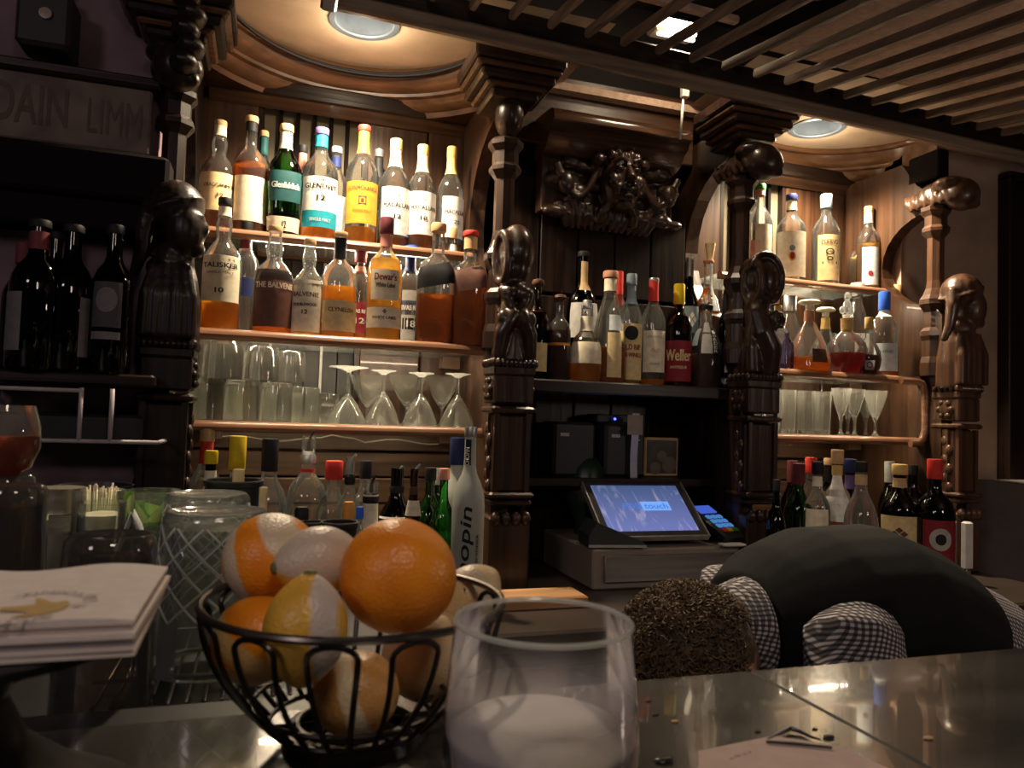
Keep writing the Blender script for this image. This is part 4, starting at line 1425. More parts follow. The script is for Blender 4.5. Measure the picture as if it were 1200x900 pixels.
def cloudy(name, lo, hi, z0, z1, col):
    mt, tt, out = nt(name)
    L = tt.links.new
    tc = N(tt, 'ShaderNodeTexCoord')
    sp = N(tt, 'ShaderNodeSeparateXYZ')
    mr = N(tt, 'ShaderNodeMapRange')
    mr.interpolation_type = 'SMOOTHSTEP'
    mr.inputs['From Min'].default_value = z0
    mr.inputs['From Max'].default_value = z1
    mr.inputs['To Min'].default_value = hi
    mr.inputs['To Max'].default_value = lo
    tr = N(tt, 'ShaderNodeBsdfTransparent')
    tl = N(tt, 'ShaderNodeBsdfTranslucent')
    df = N(tt, 'ShaderNodeBsdfDiffuse')
    tl.inputs['Color'].default_value = c4(col)
    df.inputs['Color'].default_value = c4(col)
    nz = N(tt, 'ShaderNodeTexNoise', Scale=40)
    m0, m1 = N(tt, 'ShaderNodeMixShader'), N(tt, 'ShaderNodeMixShader')
    L(tc.outputs['Object'], sp.inputs[0])
    L(tc.outputs['Object'], nz.inputs['Vector'])
    L(sp.outputs['Z'], mr.inputs['Value'])
    L(mr.outputs[0], m1.inputs[0])
    L(tl.outputs[0], m0.inputs[1])
    L(df.outputs[0], m0.inputs[2])
    L(tr.outputs[0], m1.inputs[1])
    L(m0.outputs[0], m1.inputs[2])
    L(m1.outputs[0], out.inputs[0])
    return mt


MB().lathe([(0, .0305), (gr * .58, .0315), (gr * .98, .037), (gr * 1.065, .047), (gr * 1.05, .065), (gr * 1.01, .099)], 48).build('frost', cloudy('frost_film', .0, .72, .038, .082, (.74, .70, .72)), t)
MB().lathe([(0, .0325), (gr * .60, .0335), (gr * .96, .039), (gr * 1.02, .046), (gr * .9, .050), (gr * .5, .052), (0, .0525)], 40).build('cloudy_drink', solid('cloudy_white', (.60, .57, .57), .6, scale=20), t)

# ------------------------------------------------------------------ cake stand and napkins
NZ = 1.1976
A0, A1 = PZ(183, 661, NZ), PZ(177, 722, NZ)
nx1 = (A0.x + A1.x) / 2
ny0, ny1 = A1.y, A0.y
side = .128
ncx, ncy = nx1 - side / 2, (ny0 + ny1) / 2
sdy = (ny1 - ny0)
t = thing('cake_stand', 'black pedestal stand carrying the white cocktail napkins', 'stand', (ncx - .01, ncy, BZ))
MB().lathe([(0, .003), (.080, 0), (.086, .004), (.076, .014), (.048, .030), (.024, .050), (.015, .07), (.020, .085), (.05, .092), (.070, .096), (.072, .100), (.068, .1005), (0, .0985)], 44).build('stand_body', solid('black_gloss', (.010, .009, .011), .38, spec=.2), t)
NAP = solid('napkin_tissue', (.66, .58, .55), .85, scale=90, bump=.12, var=.05)
rs = random.Random(11)
for k in range(6):
    z0 = BZ + .1012 + .0027 * k
    top = k == 5
    lab = 'printed white cocktail napkin with gold bird, topmost of the stack' if top else 'plain white folded cocktail napkin in the stack under the printed one'
    t = thing('cocktail_napkin', lab, 'napkin', (ncx + (0 if top else rs.uniform(-.002, .002)), ncy + (0 if top else rs.uniform(-.002, .002)), z0), 0 if top else rs.uniform(-.02, .02), 'white cocktail napkins on the black stand')
    n = 14
    hz = .0024
    vs, fs = [], []

    def wav(u, v):
        e = max(0, abs(v) - .6) * (.004 if v > 0 else .002) + max(0, u - .7) * .002
        return e * sin(u * 5 + k) * (1 if top else .25)
    for lay in (0, 1):
        for i in range(n + 1):
            for j in range(n + 1):
                u, v = -1 + 2 * i / n, -1 + 2 * j / n
                vs.append((u * side / 2, v * sdy / 2, (hz if lay else 0) + (wav(u, v) if lay and top else 0)))
    q = (n + 1) * (n + 1)
    for i in range(n):
        for j in range(n):
            a = i * (n + 1) + j
            fs.append((a, a + n + 1, a + n + 2, a + 1))
            fs.append((q + a, q + a + 1, q + a + n + 2, q + a + n + 1))
    for i in range(n):
        for a, b in ((i, i + 1), (n * (n + 1) + i, n * (n + 1) + i + 1), (i * (n + 1), (i + 1) * (n + 1)), (i * (n + 1) + n, (i + 1) * (n + 1) + n)):
            fs.append((a, b, q + b, q + a))
    o = MB().add(vs, fs).build('tissue', NAP, t)
    if top:
        zp = z0 + hz + .0007
        ox, oy = t.location.x, t.location.y
        poly = [(0, 430), (120, 422), (250, 410), (255, 360), (330, 375), (345, 390), (410, 392), (470, 380), (492, 402), (450, 440), (350, 470), (200, 495), (50, 502), (190, 474), (180, 460), (0, 455)]
        vs = []
        for x, y in poly:
            w3 = PZ(x / 6, 640 + y / 6, zp)
            vs.append((w3.x - ox, w3.y - oy, hz + .0007))
        mb = MB().add(vs, [(0, 1, 2, 14, 15), (2, 3, 4, 5, 13, 14), (5, 6, 7, 8, 9, 10, 11, 13), (11, 12, 13)])
        mb.build('gold_bird_print', solid('gold_print', (.46, .30, .10), .6), o, smooth=False)
        lt = MB()
        for ch, x, y, rot in (('C', 150, 346, 8), ('D', 222, 333, 4), ('N', 340, 322, 0), ('W', 425, 322, -3), ('O', 500, 327, -8), ('T', 565, 336, -16), ('E', 625, 350, -40), ('G', 635, 378, -80), ('R', 560, 415, -140),
                              ('L', 140, 530, 0), ('I', 240, 515, 0), ('S', 315, 500, 0), ('E', 20, 540, 0)):
            w3 = PZ(x / 6, 640 + y / 6, zp)
            a = radians(180 + rot)
            text_mb(lt, ch, .0052 if ch != 'I' else .001, .0058, lambda u, v: (w3.x - ox + u * cos(a) - v * sin(a), w3.y - oy + u * sin(a) + v * cos(a), hz + .0008))
        lt.build('lettering', solid('faint_grey_print', (.36, .30, .28), .7), o, smooth=False)

# ------------------------------------------------------------------ paper and bits on the bar
pz = BZ + .0006
cp = [PZ(818, 884, BZ), PZ(905, 866, BZ), PZ(985, 878, BZ), PZ(1062, 915, BZ), PZ(1050, 960, BZ), PZ(820, 960, BZ)]
c0 = sum(cp, Vector()) / 6
t = thing('paper_menu', 'pinkish paper sheet at the bottom right of the bar', 'paper', (c0.x, c0.y, pz))
MB().prism([(v.x - c0.x, v.y - c0.y) for v in cp], 0, .0015, 'z').build('sheet', solid('pink_paper', (.48, .36, .34), .8, scale=60, var=.06), t, smooth=False)
lt = MB()
w3 = PZ(867, 889, BZ)
text_mb(lt, '- ~ - -', .020, .003, lambda u, v: (w3.x - c0.x + u * .95 - v * .3, w3.y - c0.y + v * .95 + u * .3, .0018))
lt.build('lettering', solid('faint_print', (.33, .25, .24), .7), t, smooth=False)
pts = [PZ(900, 866, BZ + .002), PZ(912, 860, BZ + .002), PZ(926, 853, BZ + .003), PZ(940, 858, BZ + .002), PZ(952, 864, BZ + .002), PZ(962, 867, BZ + .002)]
tag(MB().tube(pts, [.0008, .0012, .0018, .0013, .0009, .0006], 6).build('bent_straw', BLACKP), 'bent black sliver of straw on the bar above the pink paper', 'straw')
pts = [PZ(898, 869, BZ + .0034), PZ(930, 871, BZ + .0034), PZ(975, 876, BZ + .0034)]
tag(MB().tube(pts, [.0009, .0011, .0009], 6).build('stirrer', BLACKP), 'thin black stirrer lying along the edge of the pink paper', 'stirrer')
for i, (px, py, r, lab) in enumerate(((971, 865, .0028, 'black crumb beside the bent black straw'), (955, 855, .0015, 'tiny black speck just above the bent straw'), (760, 822, .0016, 'tiny black speck on the bar right of the tumbler'), (768, 838, .0017, 'second tiny black speck right of the tumbler'),
                                      (888, 858, .0016, 'small black fleck left of the bent straw'), (1088, 866, .0024, 'small pale crumb on the dark right part of the bar'), (791, 846, .0018, 'pale crumb on bar between tumbler and pink paper'), (778, 893, .004, 'black scrap at the lower left corner of the pink paper'))):
    q = PZ(px, py, BZ)
    tag(MB().ell((0, 0, r * .35), (r * 1.6, r, r * .4), 8, 6).build('crumb', cm('tan') if 'pale' in lab else BLACKP, loc=q), lab, 'crumb')


# ------------------------------------------------------------------ glassware near the bar
CUTL = glass('cut_line_glass', (.95, .95, .95), (.8, .8, .8), rough=.12, haze=.48)


def cut_glass(label, px, top_py, wpx, Y, rz=0):
    """upturned mixing glass, diamond-cut wall"""
    z = P(px, top_py, Y).z
    base = LZ + .0115
    H = z - base
    R = wpx * mpp(px, Y) / 2
    q = P(px, top_py, Y)
    t = thing('mixing_glass', label, 'mixing glass', (q.x, Y, base), rz)
    n, m = 96, 44
    vs, fs = [], []
    for i in range(m + 1):
        zf = i / m
        rr = R * (1.16 - .16 * zf)
        if zf > .965:
            rr *= 1 - (zf - .965) * 2.2
        for k in range(n):
            a = 2 * pi * k / n
            g = 0
            if False:
                for sgn in (-1, 1):
                    ph = (a * 9 / (2 * pi) + sgn * zf * 4.2) % 1.0
                    g = max(g, max(0, 1 - abs(ph - .5) / .13))
                ph = (zf * 14) % 1.0
                g *= 1
            vs.append(((rr - .0034 * g) * cos(a), (rr - .0034 * g) * sin(a), zf * H))
    for i in range(m):
        for k in range(n):
            fs.append((i * n + k, i * n + (k + 1) % n, (i + 1) * n + (k + 1) % n, (i + 1) * n + k))
    top0 = m * n
    # slightly dished bottom (uppermost now)
    c = len(vs)
    for k in range(n):
        vs.append((R * .80 * cos(2 * pi * k / n), R * .80 * sin(2 * pi * k / n), H - .003))
    vs.append((0, 0, H - .004))
    for k in range(n):
        fs.append((top0 + k, top0 + (k + 1) % n, c + (k + 1) % n, c + k))
        fs.append((c + k, c + (k + 1) % n, c + n))
    # inner wall
    c2 = len(vs)
    for i in range(11):
        zf = i / 10 * .90
        rr = R * (1.16 - .16 * zf) - .0065
        for k in range(n):
            vs.append((rr * cos(2 * pi * k / n), rr * sin(2 * pi * k / n), zf * H))
    for i in range(10):
        for k in range(n):
            fs.append((c2 + i * n + k, c2 + (i + 1) * n + k, c2 + (i + 1) * n + (k + 1) % n, c2 + i * n + (k + 1) % n))
    vs.append((0, 0, .89 * H))
    for k in range(n):
        fs.append((c2 + 10 * n + k, len(vs) - 1, c2 + 10 * n + (k + 1) % n))
        fs.append((k, c2 + k, c2 + (k + 1) % n, (k + 1) % n))
    MB().add(vs, fs).build('cut_body', glass('cut_glass', (.80, .82, .80), (.42, .43, .42), rough=.10, haze=.05, ior=1.5), t)
    for sgn in (-1, 1):
        for h in range(11):
            pts = []
            for i in range(15):
                zf = .34 + .58 * i / 14
                a = 2 * pi * h / 11 + sgn * (zf - .34) * 2.9
                rr = R * (1.16 - .16 * zf) + .0002
                pts.append((rr * cos(a), rr * sin(a), zf * H))
            MB().tube(pts, .0011, 4).build('cut_line', CUTL, t)
    MB().lathe([(0, H - .0035), (R * .78, H - .0025), (R * .90, H + .0005), (R * .97, H - .004), (R * .99, H - .010)], 48).build('base_disc', glass('cut_base', (.85, .86, .84), (.4, .4, .4), rough=.08, haze=.16), t)
    return t


cut_glass('nearer upturned diamond-cut mixing glass on the wire rack', 255, 598, 116, .75)
cut_glass('farther upturned diamond-cut mixing glass behind the nearer one', 244, 578, 92, .975, .3)


def ribbed(label, px, top_py, wpx, Y, base, dark=1, name='pint_glass', taper=1.12):
    z = P(px, top_py, Y).z
    R = wpx * mpp(px, Y) / 2
    H = z - base
    q = P(px, top_py, Y)
    t = thing(name, label, 'glass', (q.x, Y, base))
    G = glass('smoky_ribbed_glass', (.66, .60, .57), (.36, .30, .28), rough=.06, haze=.03)
    MB().lathe([(R * taper, 0), (R * taper * 1.0, .004), (R * 1.0, H - .012), (R * .97, H - .004), (R * .85, H), (0, H - .003)], 40, rib=1, ribd=.012).build('glass_body', G, t)
    MB().lathe([(R * taper - .004, 0.001), (R - .004, H - .018), (0, H - .018)], 32).build('inner_wall', G, t)
    return t


ribbed('dark ribbed glass upturned behind the napkin stack', 131, 626, 98, .64, LZ)
ribbed('tall smoky ribbed glass upturned at the left edge of the bar', 18, 568, 68, .80, LZ, name='highball_glass')
ribbed('second tall smoky glass upturned behind the first at left edge', 8, 556, 60, .95, LZ, name='highball_glass')

# snifter with red-brown drink
q = P(4, 548, .95)
t = thing('snifter', 'round snifter of red-brown drink at the left edge of the picture', 'glass', (q.x, .95, LZ))
s0 = q.z - LZ
MB().lathe([(0, .0), (.030, 0), (.030, .003), (.006, .008), (.005, s0 - .02), (.012, s0 - .012), (.026, s0), (.034, s0 + .022), (.033, s0 + .045), (.027, s0 + .068)], 30).build('glass_body', G_CLEAR, t)
MB().lathe([(0, s0 - .010), (.011, s0 - .010), (.0245, s0 + .001), (.032, s0 + .022), (.0315, s0 + .034), (0, s0 + .034)], 30).build('drink', liquid('red_brown_drink', (.42, .10, .03), .6), t)

# jar with metal lid
def simple_h(px, top, Y):
    return P(px, top, Y)


q = P(72, 571, 1.08)
t = thing('preserving_jar', 'glass jar with ridged metal lid behind the smoky glasses', 'jar', (q.x, 1.08, LZ))
H = q.z - LZ
MB().lathe([(0, 0), (.026, 0), (.029, .006), (.029, H - .05), (.026, H - .035), (.025, H - .03)], 28).build('glass_body', glass('jar_glass', (.72, .72, .66), (.35, .34, .3), rough=.08, haze=.12), t)
MB().lathe([(.0265, H - .032), (.028, H - .031), (.0265, H - .024), (.028, H - .017), (.0265, H - .010), (.027, H), (0, H)], 28).build('lid', solid('dull_lid', (.40, .37, .30), .35, metal=.7), t)
MB().lathe([(0, .004), (.026, .004), (.027, H - .055), (0, H - .055)], 24).build('contents', solid('grey_contents', (.30, .28, .25), .7, scale=50), t)

# glass of toothpicks and the small glass before it
q = P(117, 570, 1.05)
t = thing('toothpick_glass', 'clear glass crammed with pale toothpicks behind the dark ribbed glass', 'glass', (q.x, 1.05, LZ))
H = q.z - LZ - .004
MB().lathe([(0, 0), (.027, 0), (.028, .006), (.0300, H), (.0285, H), (.0268, .010), (0, .010)], 28).build('glass_body', glass('green_tinge_glass', (.95, .98, .92), (.72, .82, .66), rough=.03, haze=.04), t)
rs = random.Random(5)
for k in range(34):
    a, rr = rs.uniform(0, 2 * pi), .023 * sqrt(rs.random())
    x, y = rr * cos(a), rr * sin(a)
    MB().tube([(x * .7, y * .7, .012), (x + rs.uniform(-.003, .003), y + rs.uniform(-.002, .002), H + rs.uniform(-.004, .007))], .0013, 5).build('toothpick', cm('ivory'), t)
q = P(120, 588, .96)
t = thing('sugar_glass', 'small glass of brown sugar with white top before the toothpicks', 'glass', (q.x, .96, LZ))
H = q.z - LZ
MB().lathe([(0, 0), (.022, 0), (.024, .005), (.0255, H), (.0243, H), (.0225, .008), (0, .008)], 28).build('glass_body', glass('green_tinge_glass'), t)
MB().lathe([(0, .009), (.022, .009), (.0236, H * .78), (0, H * .79)], 24).build('brown_sugar', solid('brown_sugar', (.09, .05, .035), .8, scale=80), t)
MB().lathe([(0, H * .79), (.0236, H * .785), (.0240, H * .90), (.012, H * .915), (0, H * .92)], 24).build('white_sugar', solid('white_sugar', (.68, .62, .50), .8, scale=80), t)

# glass of lime wedges with a crumpled napkin
q = P(180, 574, 1.03)
t = thing('lime_glass', 'low clear glass holding green lime wedges beside the cut glasses', 'glass', (q.x, 1.03, LZ))
H = q.z - LZ
MB().lathe([(0, 0), (.029, 0), (.031, .006), (.032, H), (.0305, H), (.029, .010), (0, .010)], 30).build('glass_body', glass('green_tinge_glass'), t)
MB().lathe([(0, .011), (.0285, .011), (.029, H * .66), (0, H * .66)], 24).build('ice_water', solid('crushed_ice', (.45, .52, .47), .25, scale=70, c2=(.20, .25, .21), bump=.5), t)
for i, (x, y, rz, tilt) in enumerate(((-.012, -.012, .25, 1.0), (.011, -.013, -.3, -.85), (.0, .010, .8, .3))):
    t2 = thing('lime_wedge', ('left bright green lime wedge in the low glass', 'right bright green lime wedge in the low glass', 'back lime wedge in the low glass')[i], 'lime', (q.x + x, 1.03 + y, LZ + H * .86), 0, 'lime wedges in the low glass')
    M = Matrix.Rotation(rz, 4, 'Z') @ Matrix.Rotation(tilt, 4, 'Y') @ Matrix.Rotation(pi / 2, 4, 'X')
    vs, fs = [], []
    nn = 12
    rind = MB()
    poly = [(.024 * cos(pi * k / nn + .0), -.018 * sin(pi * k / nn)) for k in range(nn + 1)]
    rind.prism(poly, -.008, .008, 'z', M)
    rind.build('rind', solid('lime_rind', (.16, .42, .02), .4), t2, smooth=False)
    poly2 = [(.020 * cos(pi * k / nn), -.0145 * sin(pi * k / nn) - .0006) for k in range(nn + 1)]
    MB().prism(poly2, -.0086, .0086, 'z', M).build('flesh', solid('lime_flesh', (.66, .78, .32), .35, c2=(.50, .66, .16), sc=(200, 30, 30)), t2, smooth=False)
q = P(166, 600, .93)
vs, fs = [], []
for i in range(9):
    for j in range(9):
        u, v = i / 8 - .5, j / 8 - .5
        vs.append((u * .07, v * .03, (.132 * (1 - 1.55 * abs(u + .1))) + .006 * sin(9 * v + 5 * u)))
for i in range(8):
    for j in range(8):
        fs.append((i * 9 + j, (i + 1) * 9 + j, (i + 1) * 9 + j + 1, i * 9 + j + 1))
zb = min(v[2] for v in vs)
o = MB().add([(v[0], v[1], v[2] - zb) for v in vs], fs).build('folded_napkin', solid('white_tissue', (.68, .70, .68), .85), loc=(q.x, .93, LZ))
o.modifiers.new('s', 'SOLIDIFY').thickness = .0012
tag(o, 'white folded paper napkin tented in front of the lime glass', 'napkin')


def tub(name, label, px, top_py, wpx, Y, cat, mat=BLACKP, base=LZ, rimk=.06):
    q = P(px, top_py, Y)
    R = wpx * mpp(px, Y) / 2
    H = q.z - base
    t = thing(name, label, cat, (q.x, Y, base))
    MB().lathe([(0, 0), (R * .80, 0), (R * .95, H - .008), (R, H - .007), (R, H), (R * .93, H), (R * .80, .006), (0, .006)], 30).build('body', mat, t)
    MB().tube(circ(R * .985, H, 36), .0016, 6, closed=True).build('rim', solid('tub_rim', (.16, .15, .15), .25, metal=.5), t)
    return t


tub('black_bucket', 'black bar bucket behind the cut mixing glasses', 274, 563, 66, 1.15, 'bucket')
tub('garnish_tub', 'larger black plastic tub behind the fruit basket', 398, 612, 42, 1.10, 'tub')
tub('garnish_tub', 'smaller black plastic tub behind the pared lemon', 366, 612, 28, 1.16, 'tub')
for px, py, lab in ((280, 549, 'pale wooden muddler tip sticking out of the black bucket'), (309, 570, 'flat pale stick standing in the ledge by the black bucket')):
    q = P(px, py, 1.13 if px < 300 else 1.08)
    tag(MB().bev((0, 0, -(q.z - LZ - .02) / 2), (.016 if px < 300 else .011, .006, (q.z - LZ - .02)), .002).build('wooden_stick', cm('parch'), loc=q, smooth=False), lab, 'stick')


def dropper(label, px, top_py, wpx, Y, capk, hcap, bodym, name='bitters_bottle'):
    q = P(px, top_py, Y)
    R = wpx * mpp(px, Y) / 2
    H = q.z - LZ
    t = thing(name, label, 'bottle', (q.x, Y, LZ))
    MB().lathe([(0, 0), (R * 1.25, 0), (R * 1.3, .006), (R * 1.3, H * .55), (R * .8, H * .72), (R * .7, H - hcap)], 20).build('bottle_body', bodym, t)
    MB().lathe([(0, H - hcap - .002), (R * .92, H - hcap - .002), (R, H - hcap * .8), (R, H - .004), (R * .75, H), (0, H)], 20).build('cap', cm(capk), t)


dropper('small bottle with round black cap behind the pared lemon', 354, 594, 16, 1.19, 'black', .022, G_BROWN)
dropper('small bottle with square orange cap behind the larger tub', 409, 588, 14, 1.19, 'orange', .028, G_CLEAR)
dropper('small bottle with blue cap beside the orange-capped one', 422, 594, 9, 1.17, 'blue', .016, G_CLEAR)

# ------------------------------------------------------------------ person bending down behind the bar
def vox(name, mb, mat, parent, voxel, smooth=2):
    return carve(name, mb, parent, mat, voxel, smooth)


px0, py0 = 1.22, 1.0
t = thing('person', 'person in black vest and gingham shirt bent over behind the bar, head down', 'person', (px0, py0, 0))
O = Matrix.Translation(Vector((-px0, -py0, 0)))
WID = Matrix.Translation(Vector((-px0, -py0, 0))) @ Matrix.Translation(Vector((0, 1.0, 0))) @ Matrix.Scale(1.28, 4, (0, 1, 0)) @ Matrix.Translation(Vector((0, -1.0, 0)))
SKIN = solid('skin', (.46, .24, .17), .5, scale=40, var=.1)
body = MB()
body.tube([(1.20, 1.0, .80), (1.15, 1.0, .87), (1.04, 1.0, .955), (.92, 1.0, .975), (.82, 1.0, .985), (.77, 1.0, .985)], [.12, .115, .11, .12, .10, .04], 14, M=WID)
body.tube([(.80, .99, .985), (.72, .975, .98), (.64, .95, .962)], [.062, .056, .058], 12, M=O)
hd = (.580, .93, .955)
body.ell(hd, (.096, .074, .088), 22, 16, O)
body.ell((.605, .93, .905), (.070, .060, .060), 18, 12, O)          # lower face
body.ell((.640, .93, .885), (.030, .040, .030), 12, 8, O)           # chin
body.tube([(.562, .93, .872), (.590, .93, .838)], [.010, .015], 8, M=O)   # nose
body.ell((.560, .93, .868), (.016, .040, .014), 10, 8, O)           # brow
for s in (-1, 1):
    body.ell((.572, .93 + s * .028, .868), (.012, .013, .008), 10, 6, O)
    body.ell((.622, .93 + s * .074, .945), (.030, .010, .020), 10, 8, O)   # ears
body.ell((.618, .93, .846), (.008, .024, .007), 10, 6, O)           # lips
arms = (((.79, .850, .99), (.79, .800, .72), (.70, .830, .50)), ((.79, 1.150, .99), (.80, 1.200, .72), (.68, 1.160, .52)))
for sh, el, hn in arms:
    body.tube([(.84, 1.0 + (sh[1] - 1) * .6, .99), sh, tuple((Vector(sh) + Vector(el)) / 2), el, tuple((Vector(el) * .6 + Vector(hn) * .4)), hn], [.055, .055, .047, .040, .039, .026], 12, M=O)
    d = (Vector(hn) - Vector(el)).normalized()
    side = d.cross(Vector((0, 1, 0))).normalized()
    yv = side.cross(d)
    h0 = Vector(hn)
    body.tube([h0, h0 + d * .045, h0 + d * .085], [.024, .030, .028], 10, M=O)
    for k in range(4):
        b0 = h0 + d * .078 + yv * ((k - 1.5) * .019)
        ln = (.068, .078, .073, .056)[k]
        body.tube([b0, b0 + d * ln * .5 + side * .006, b0 + d * ln * .85 + side * .020, b0 + d * ln + side * .032], [.0095, .009, .0085, .0075], 8, M=O)
    b0 = h0 + d * .03 + yv * (.024 if sh[1] < 1 else -.024)
    sg = 1 if sh[1] < 1 else -1
    body.tube([b0, b0 + d * .03 + yv * .018 * sg + side * .01, b0 + d * .058 + yv * .022 * sg + side * .022], [.012, .0105, .009], 8, M=O)
legs = (((1.24, .905, .88), (1.17, .900, .47), (1.26, .905, .08)), ((1.24, 1.095, .88), (1.18, 1.110, .47), (1.28, 1.105, .08)))
for hp, kn, an in legs:
    body.tube([hp, tuple((Vector(hp) + Vector(kn)) / 2), kn, tuple(Vector(kn) * .65 + Vector(an) * .35), an], [.085, .075, .055, .055, .038], 12, M=O)
    body.tube([(an[0] + .03, an[1], .045), (an[0] - .06, an[1], .035), (an[0] - .14, an[1], .028)], [.034, .036, .026], 10, M=O)
vox('body', body, SKIN, t, .007, 2)


def gingham(name, period=.0066):
    mt, tt, out = nt(name)
    L = tt.links.new
    b = N(tt, 'ShaderNodeBsdfPrincipled', Roughness=.8)
    b.inputs['Specular IOR Level'].default_value = .15
    tc = N(tt, 'ShaderNodeTexCoord')
    nz = N(tt, 'ShaderNodeTexNoise', Scale=7, Detail=2)
    L(tc.outputs['Object'], nz.inputs['Vector'])
    warp = N(tt, 'ShaderNodeMix', data_type='VECTOR')
    warp.inputs[0].default_value = .05
    L(tc.outputs['Object'], warp.inputs[4])
    L(nz.outputs['Color'], warp.inputs[5])
    prev = None
    for ax in ((.93, .2, -.30), (.25, .45, .86)):
        d = N(tt, 'ShaderNodeVectorMath', operation='DOT_PRODUCT')
        d.inputs[1].default_value = Vector(ax).normalized() * (2 * pi / period)
        L(warp.outputs[1], d.inputs[0])
        sn = N(tt, 'ShaderNodeMath', operation='SINE')
        L(d.outputs['Value'], sn.inputs[0])
        mr = N(tt, 'ShaderNodeMapRange')
        mr.inputs['From Min'].default_value = -.35
        mr.inputs['From Max'].default_value = .35
        mr.inputs['To Min'].default_value = 1
        mr.inputs['To Max'].default_value = .20
        L(sn.outputs[0], mr.inputs['Value'])
        if prev:
            mu = N(tt, 'ShaderNodeMath', operation='MULTIPLY')
            L(prev, mu.inputs[0])
            L(mr.outputs[0], mu.inputs[1])
            prev = mu.outputs[0]
        else:
            prev = mr.outputs[0]
    mx = N(tt, 'ShaderNodeMix', data_type='RGBA')
    mx.inputs[6].default_value = (.012, .012, .016, 1)
    mx.inputs[7].default_value = (.50, .46, .48, 1)
    L(prev, mx.inputs[0])
    L(mx.outputs[2], b.inputs['Base Color'])
    L(b.outputs[0], out.inputs[0])
    return mt


GING = gingham('black_white_gingham')
VEST = solid('black_vest_cloth', (.0062, .0068, .0078), .85, scale=18, c2=(.004, .0042, .005), bump=.4, spec=.15)
sh = MB()
sh.tube([(1.195, .99, .80), (1.17, 1.0, .855), (1.115, 1.0, .912), (1.02, 1.0, .960), (.92, 1.0, .982), (.82, 1.0, .985), (.775, .99, .985)], [.124, .130, .132, .122, .11, .09, .055], 18, M=WID)
for s_, el, hn in arms:
    sh.tube([(.85, 1.0 + (s_[1] - 1) * .55, .99), (s_[0], s_[1] + (.014 if s_[1] < 1 else -.014), s_[2]), tuple((Vector(s_) + Vector(el)) / 2), el, tuple(Vector(el) * .45 + Vector(hn) * .55)], [.070, .070, .064, .055, .050], 16, M=O)
vox('shirt', sh, GING, t, .007, 2)
cl = MB()
for k, (x, r) in enumerate(((.700, .069), (.691, .066), (.682, .063), (.673, .060))):
    ring = []
    for i in range(24):
        a = 2 * pi * i / 24
        ring.append((x - .020 * sin(a) * 0 + .012 * cos(a), .975 + r * 1.12 * cos(a), .978 + r * sin(a)))
    cl.tube(ring, .011, 8, closed=True, M=O)
cl.build('collar', GING, t)
ve = MB()
ve.tube([(1.045, 1.0, .935), (1.02, 1.0, .950), (.98, 1.0, .968), (.94, 1.0, .985), (.84, 1.0, .985), (.76, 1.0, .985), (.698, .99, .985)], [.136, .141, .144, .145, .140, .112, .074], 26, M=WID)
vox('vest', ve, VEST, t, .007, 2)
tr = MB()
tr.tube([(1.215, 1.0, .83), (1.22, 1.0, .80), (1.235, 1.0, .76)], [.118, .122, .112], 18, M=WID)
for hp, kn, an in legs:
    tr.tube([hp, tuple((Vector(hp) + Vector(kn)) / 2), kn, tuple(Vector(kn) * .5 + Vector(an) * .5), an], [.105, .092, .072, .066, .058], 14, M=O)
vox('trousers', tr, solid('black_trousers', (.014, .014, .016), .8), t, .009, 2)
for hp, kn, an in legs:
    so = MB()
    so.ell((an[0] - .02, an[1], .05), (.05, .042, .05), 14, 8, O)
    so.tube([(an[0] + .02, an[1], .040), (an[0] - .07, an[1], .038), (an[0] - .16, an[1], .030)], [.040, .042, .030], 12, M=O)
    vox('shoe', so, solid('shoe_leather', (.02, .015, .012), .35), t, .006, 2)

# hair: a close cap with short curls
rs = random.Random(21)
hair = MB()
hair.ell((.570, .93, .972), (.098, .082, .088), 24, 16, O)
o = vox('hair', hair, solid('hair_brown', (.13, .080, .042), .8, scale=110, c2=(.035, .02, .010), bump=1.0), t, .006, 1)
# keep the hair off the face and neck
cu = MB()
HC = Vector((.570, .93, .972))
HAIRC = solid('hair_curl', (.17, .11, .058), .7, scale=90, c2=(.05, .03, .015))
n_ = 0
while n_ < 2400:
    v = Vector((rs.gauss(0, 1), rs.gauss(0, 1), rs.gauss(0, 1))).normalized()
    if v.z < -.35 or (v.x > .45 and v.z < .55):
        continue
    p = HC + Vector((v.x * .099, v.y * .083, v.z * .089))
    tan = v.cross(Vector((rs.gauss(0, 1), rs.gauss(0, 1), rs.gauss(0, 1)))).normalized()
    bi = v.cross(tan)
    R_ = rs.uniform(.002, .0055)
    pts = []
    for i in range(7):
        a = rs.uniform(-.3, .3) + i * .5
        pts.append(p + tan * R_ * cos(a) + bi * R_ * sin(a) + v * (.0014 * i - .001))
    cu.tube(pts, [.0011] * 6 + [.0005], 3, M=O)
    n_ += 1
c_ = cu.build('hair_curls', HAIRC, o)
c_['kind'] = 'stuff'

# ------------------------------------------------------------------ bottles
T = SHZ['top'] + .0005
Md = SHZ['mid'] + .0005
G1 = 'whisky bottles on the upper left shelf'
G2 = 'whisky bottles on the middle left shelf'
YF, YB = 2.065, 2.150
W = 1.15    # label half-angle
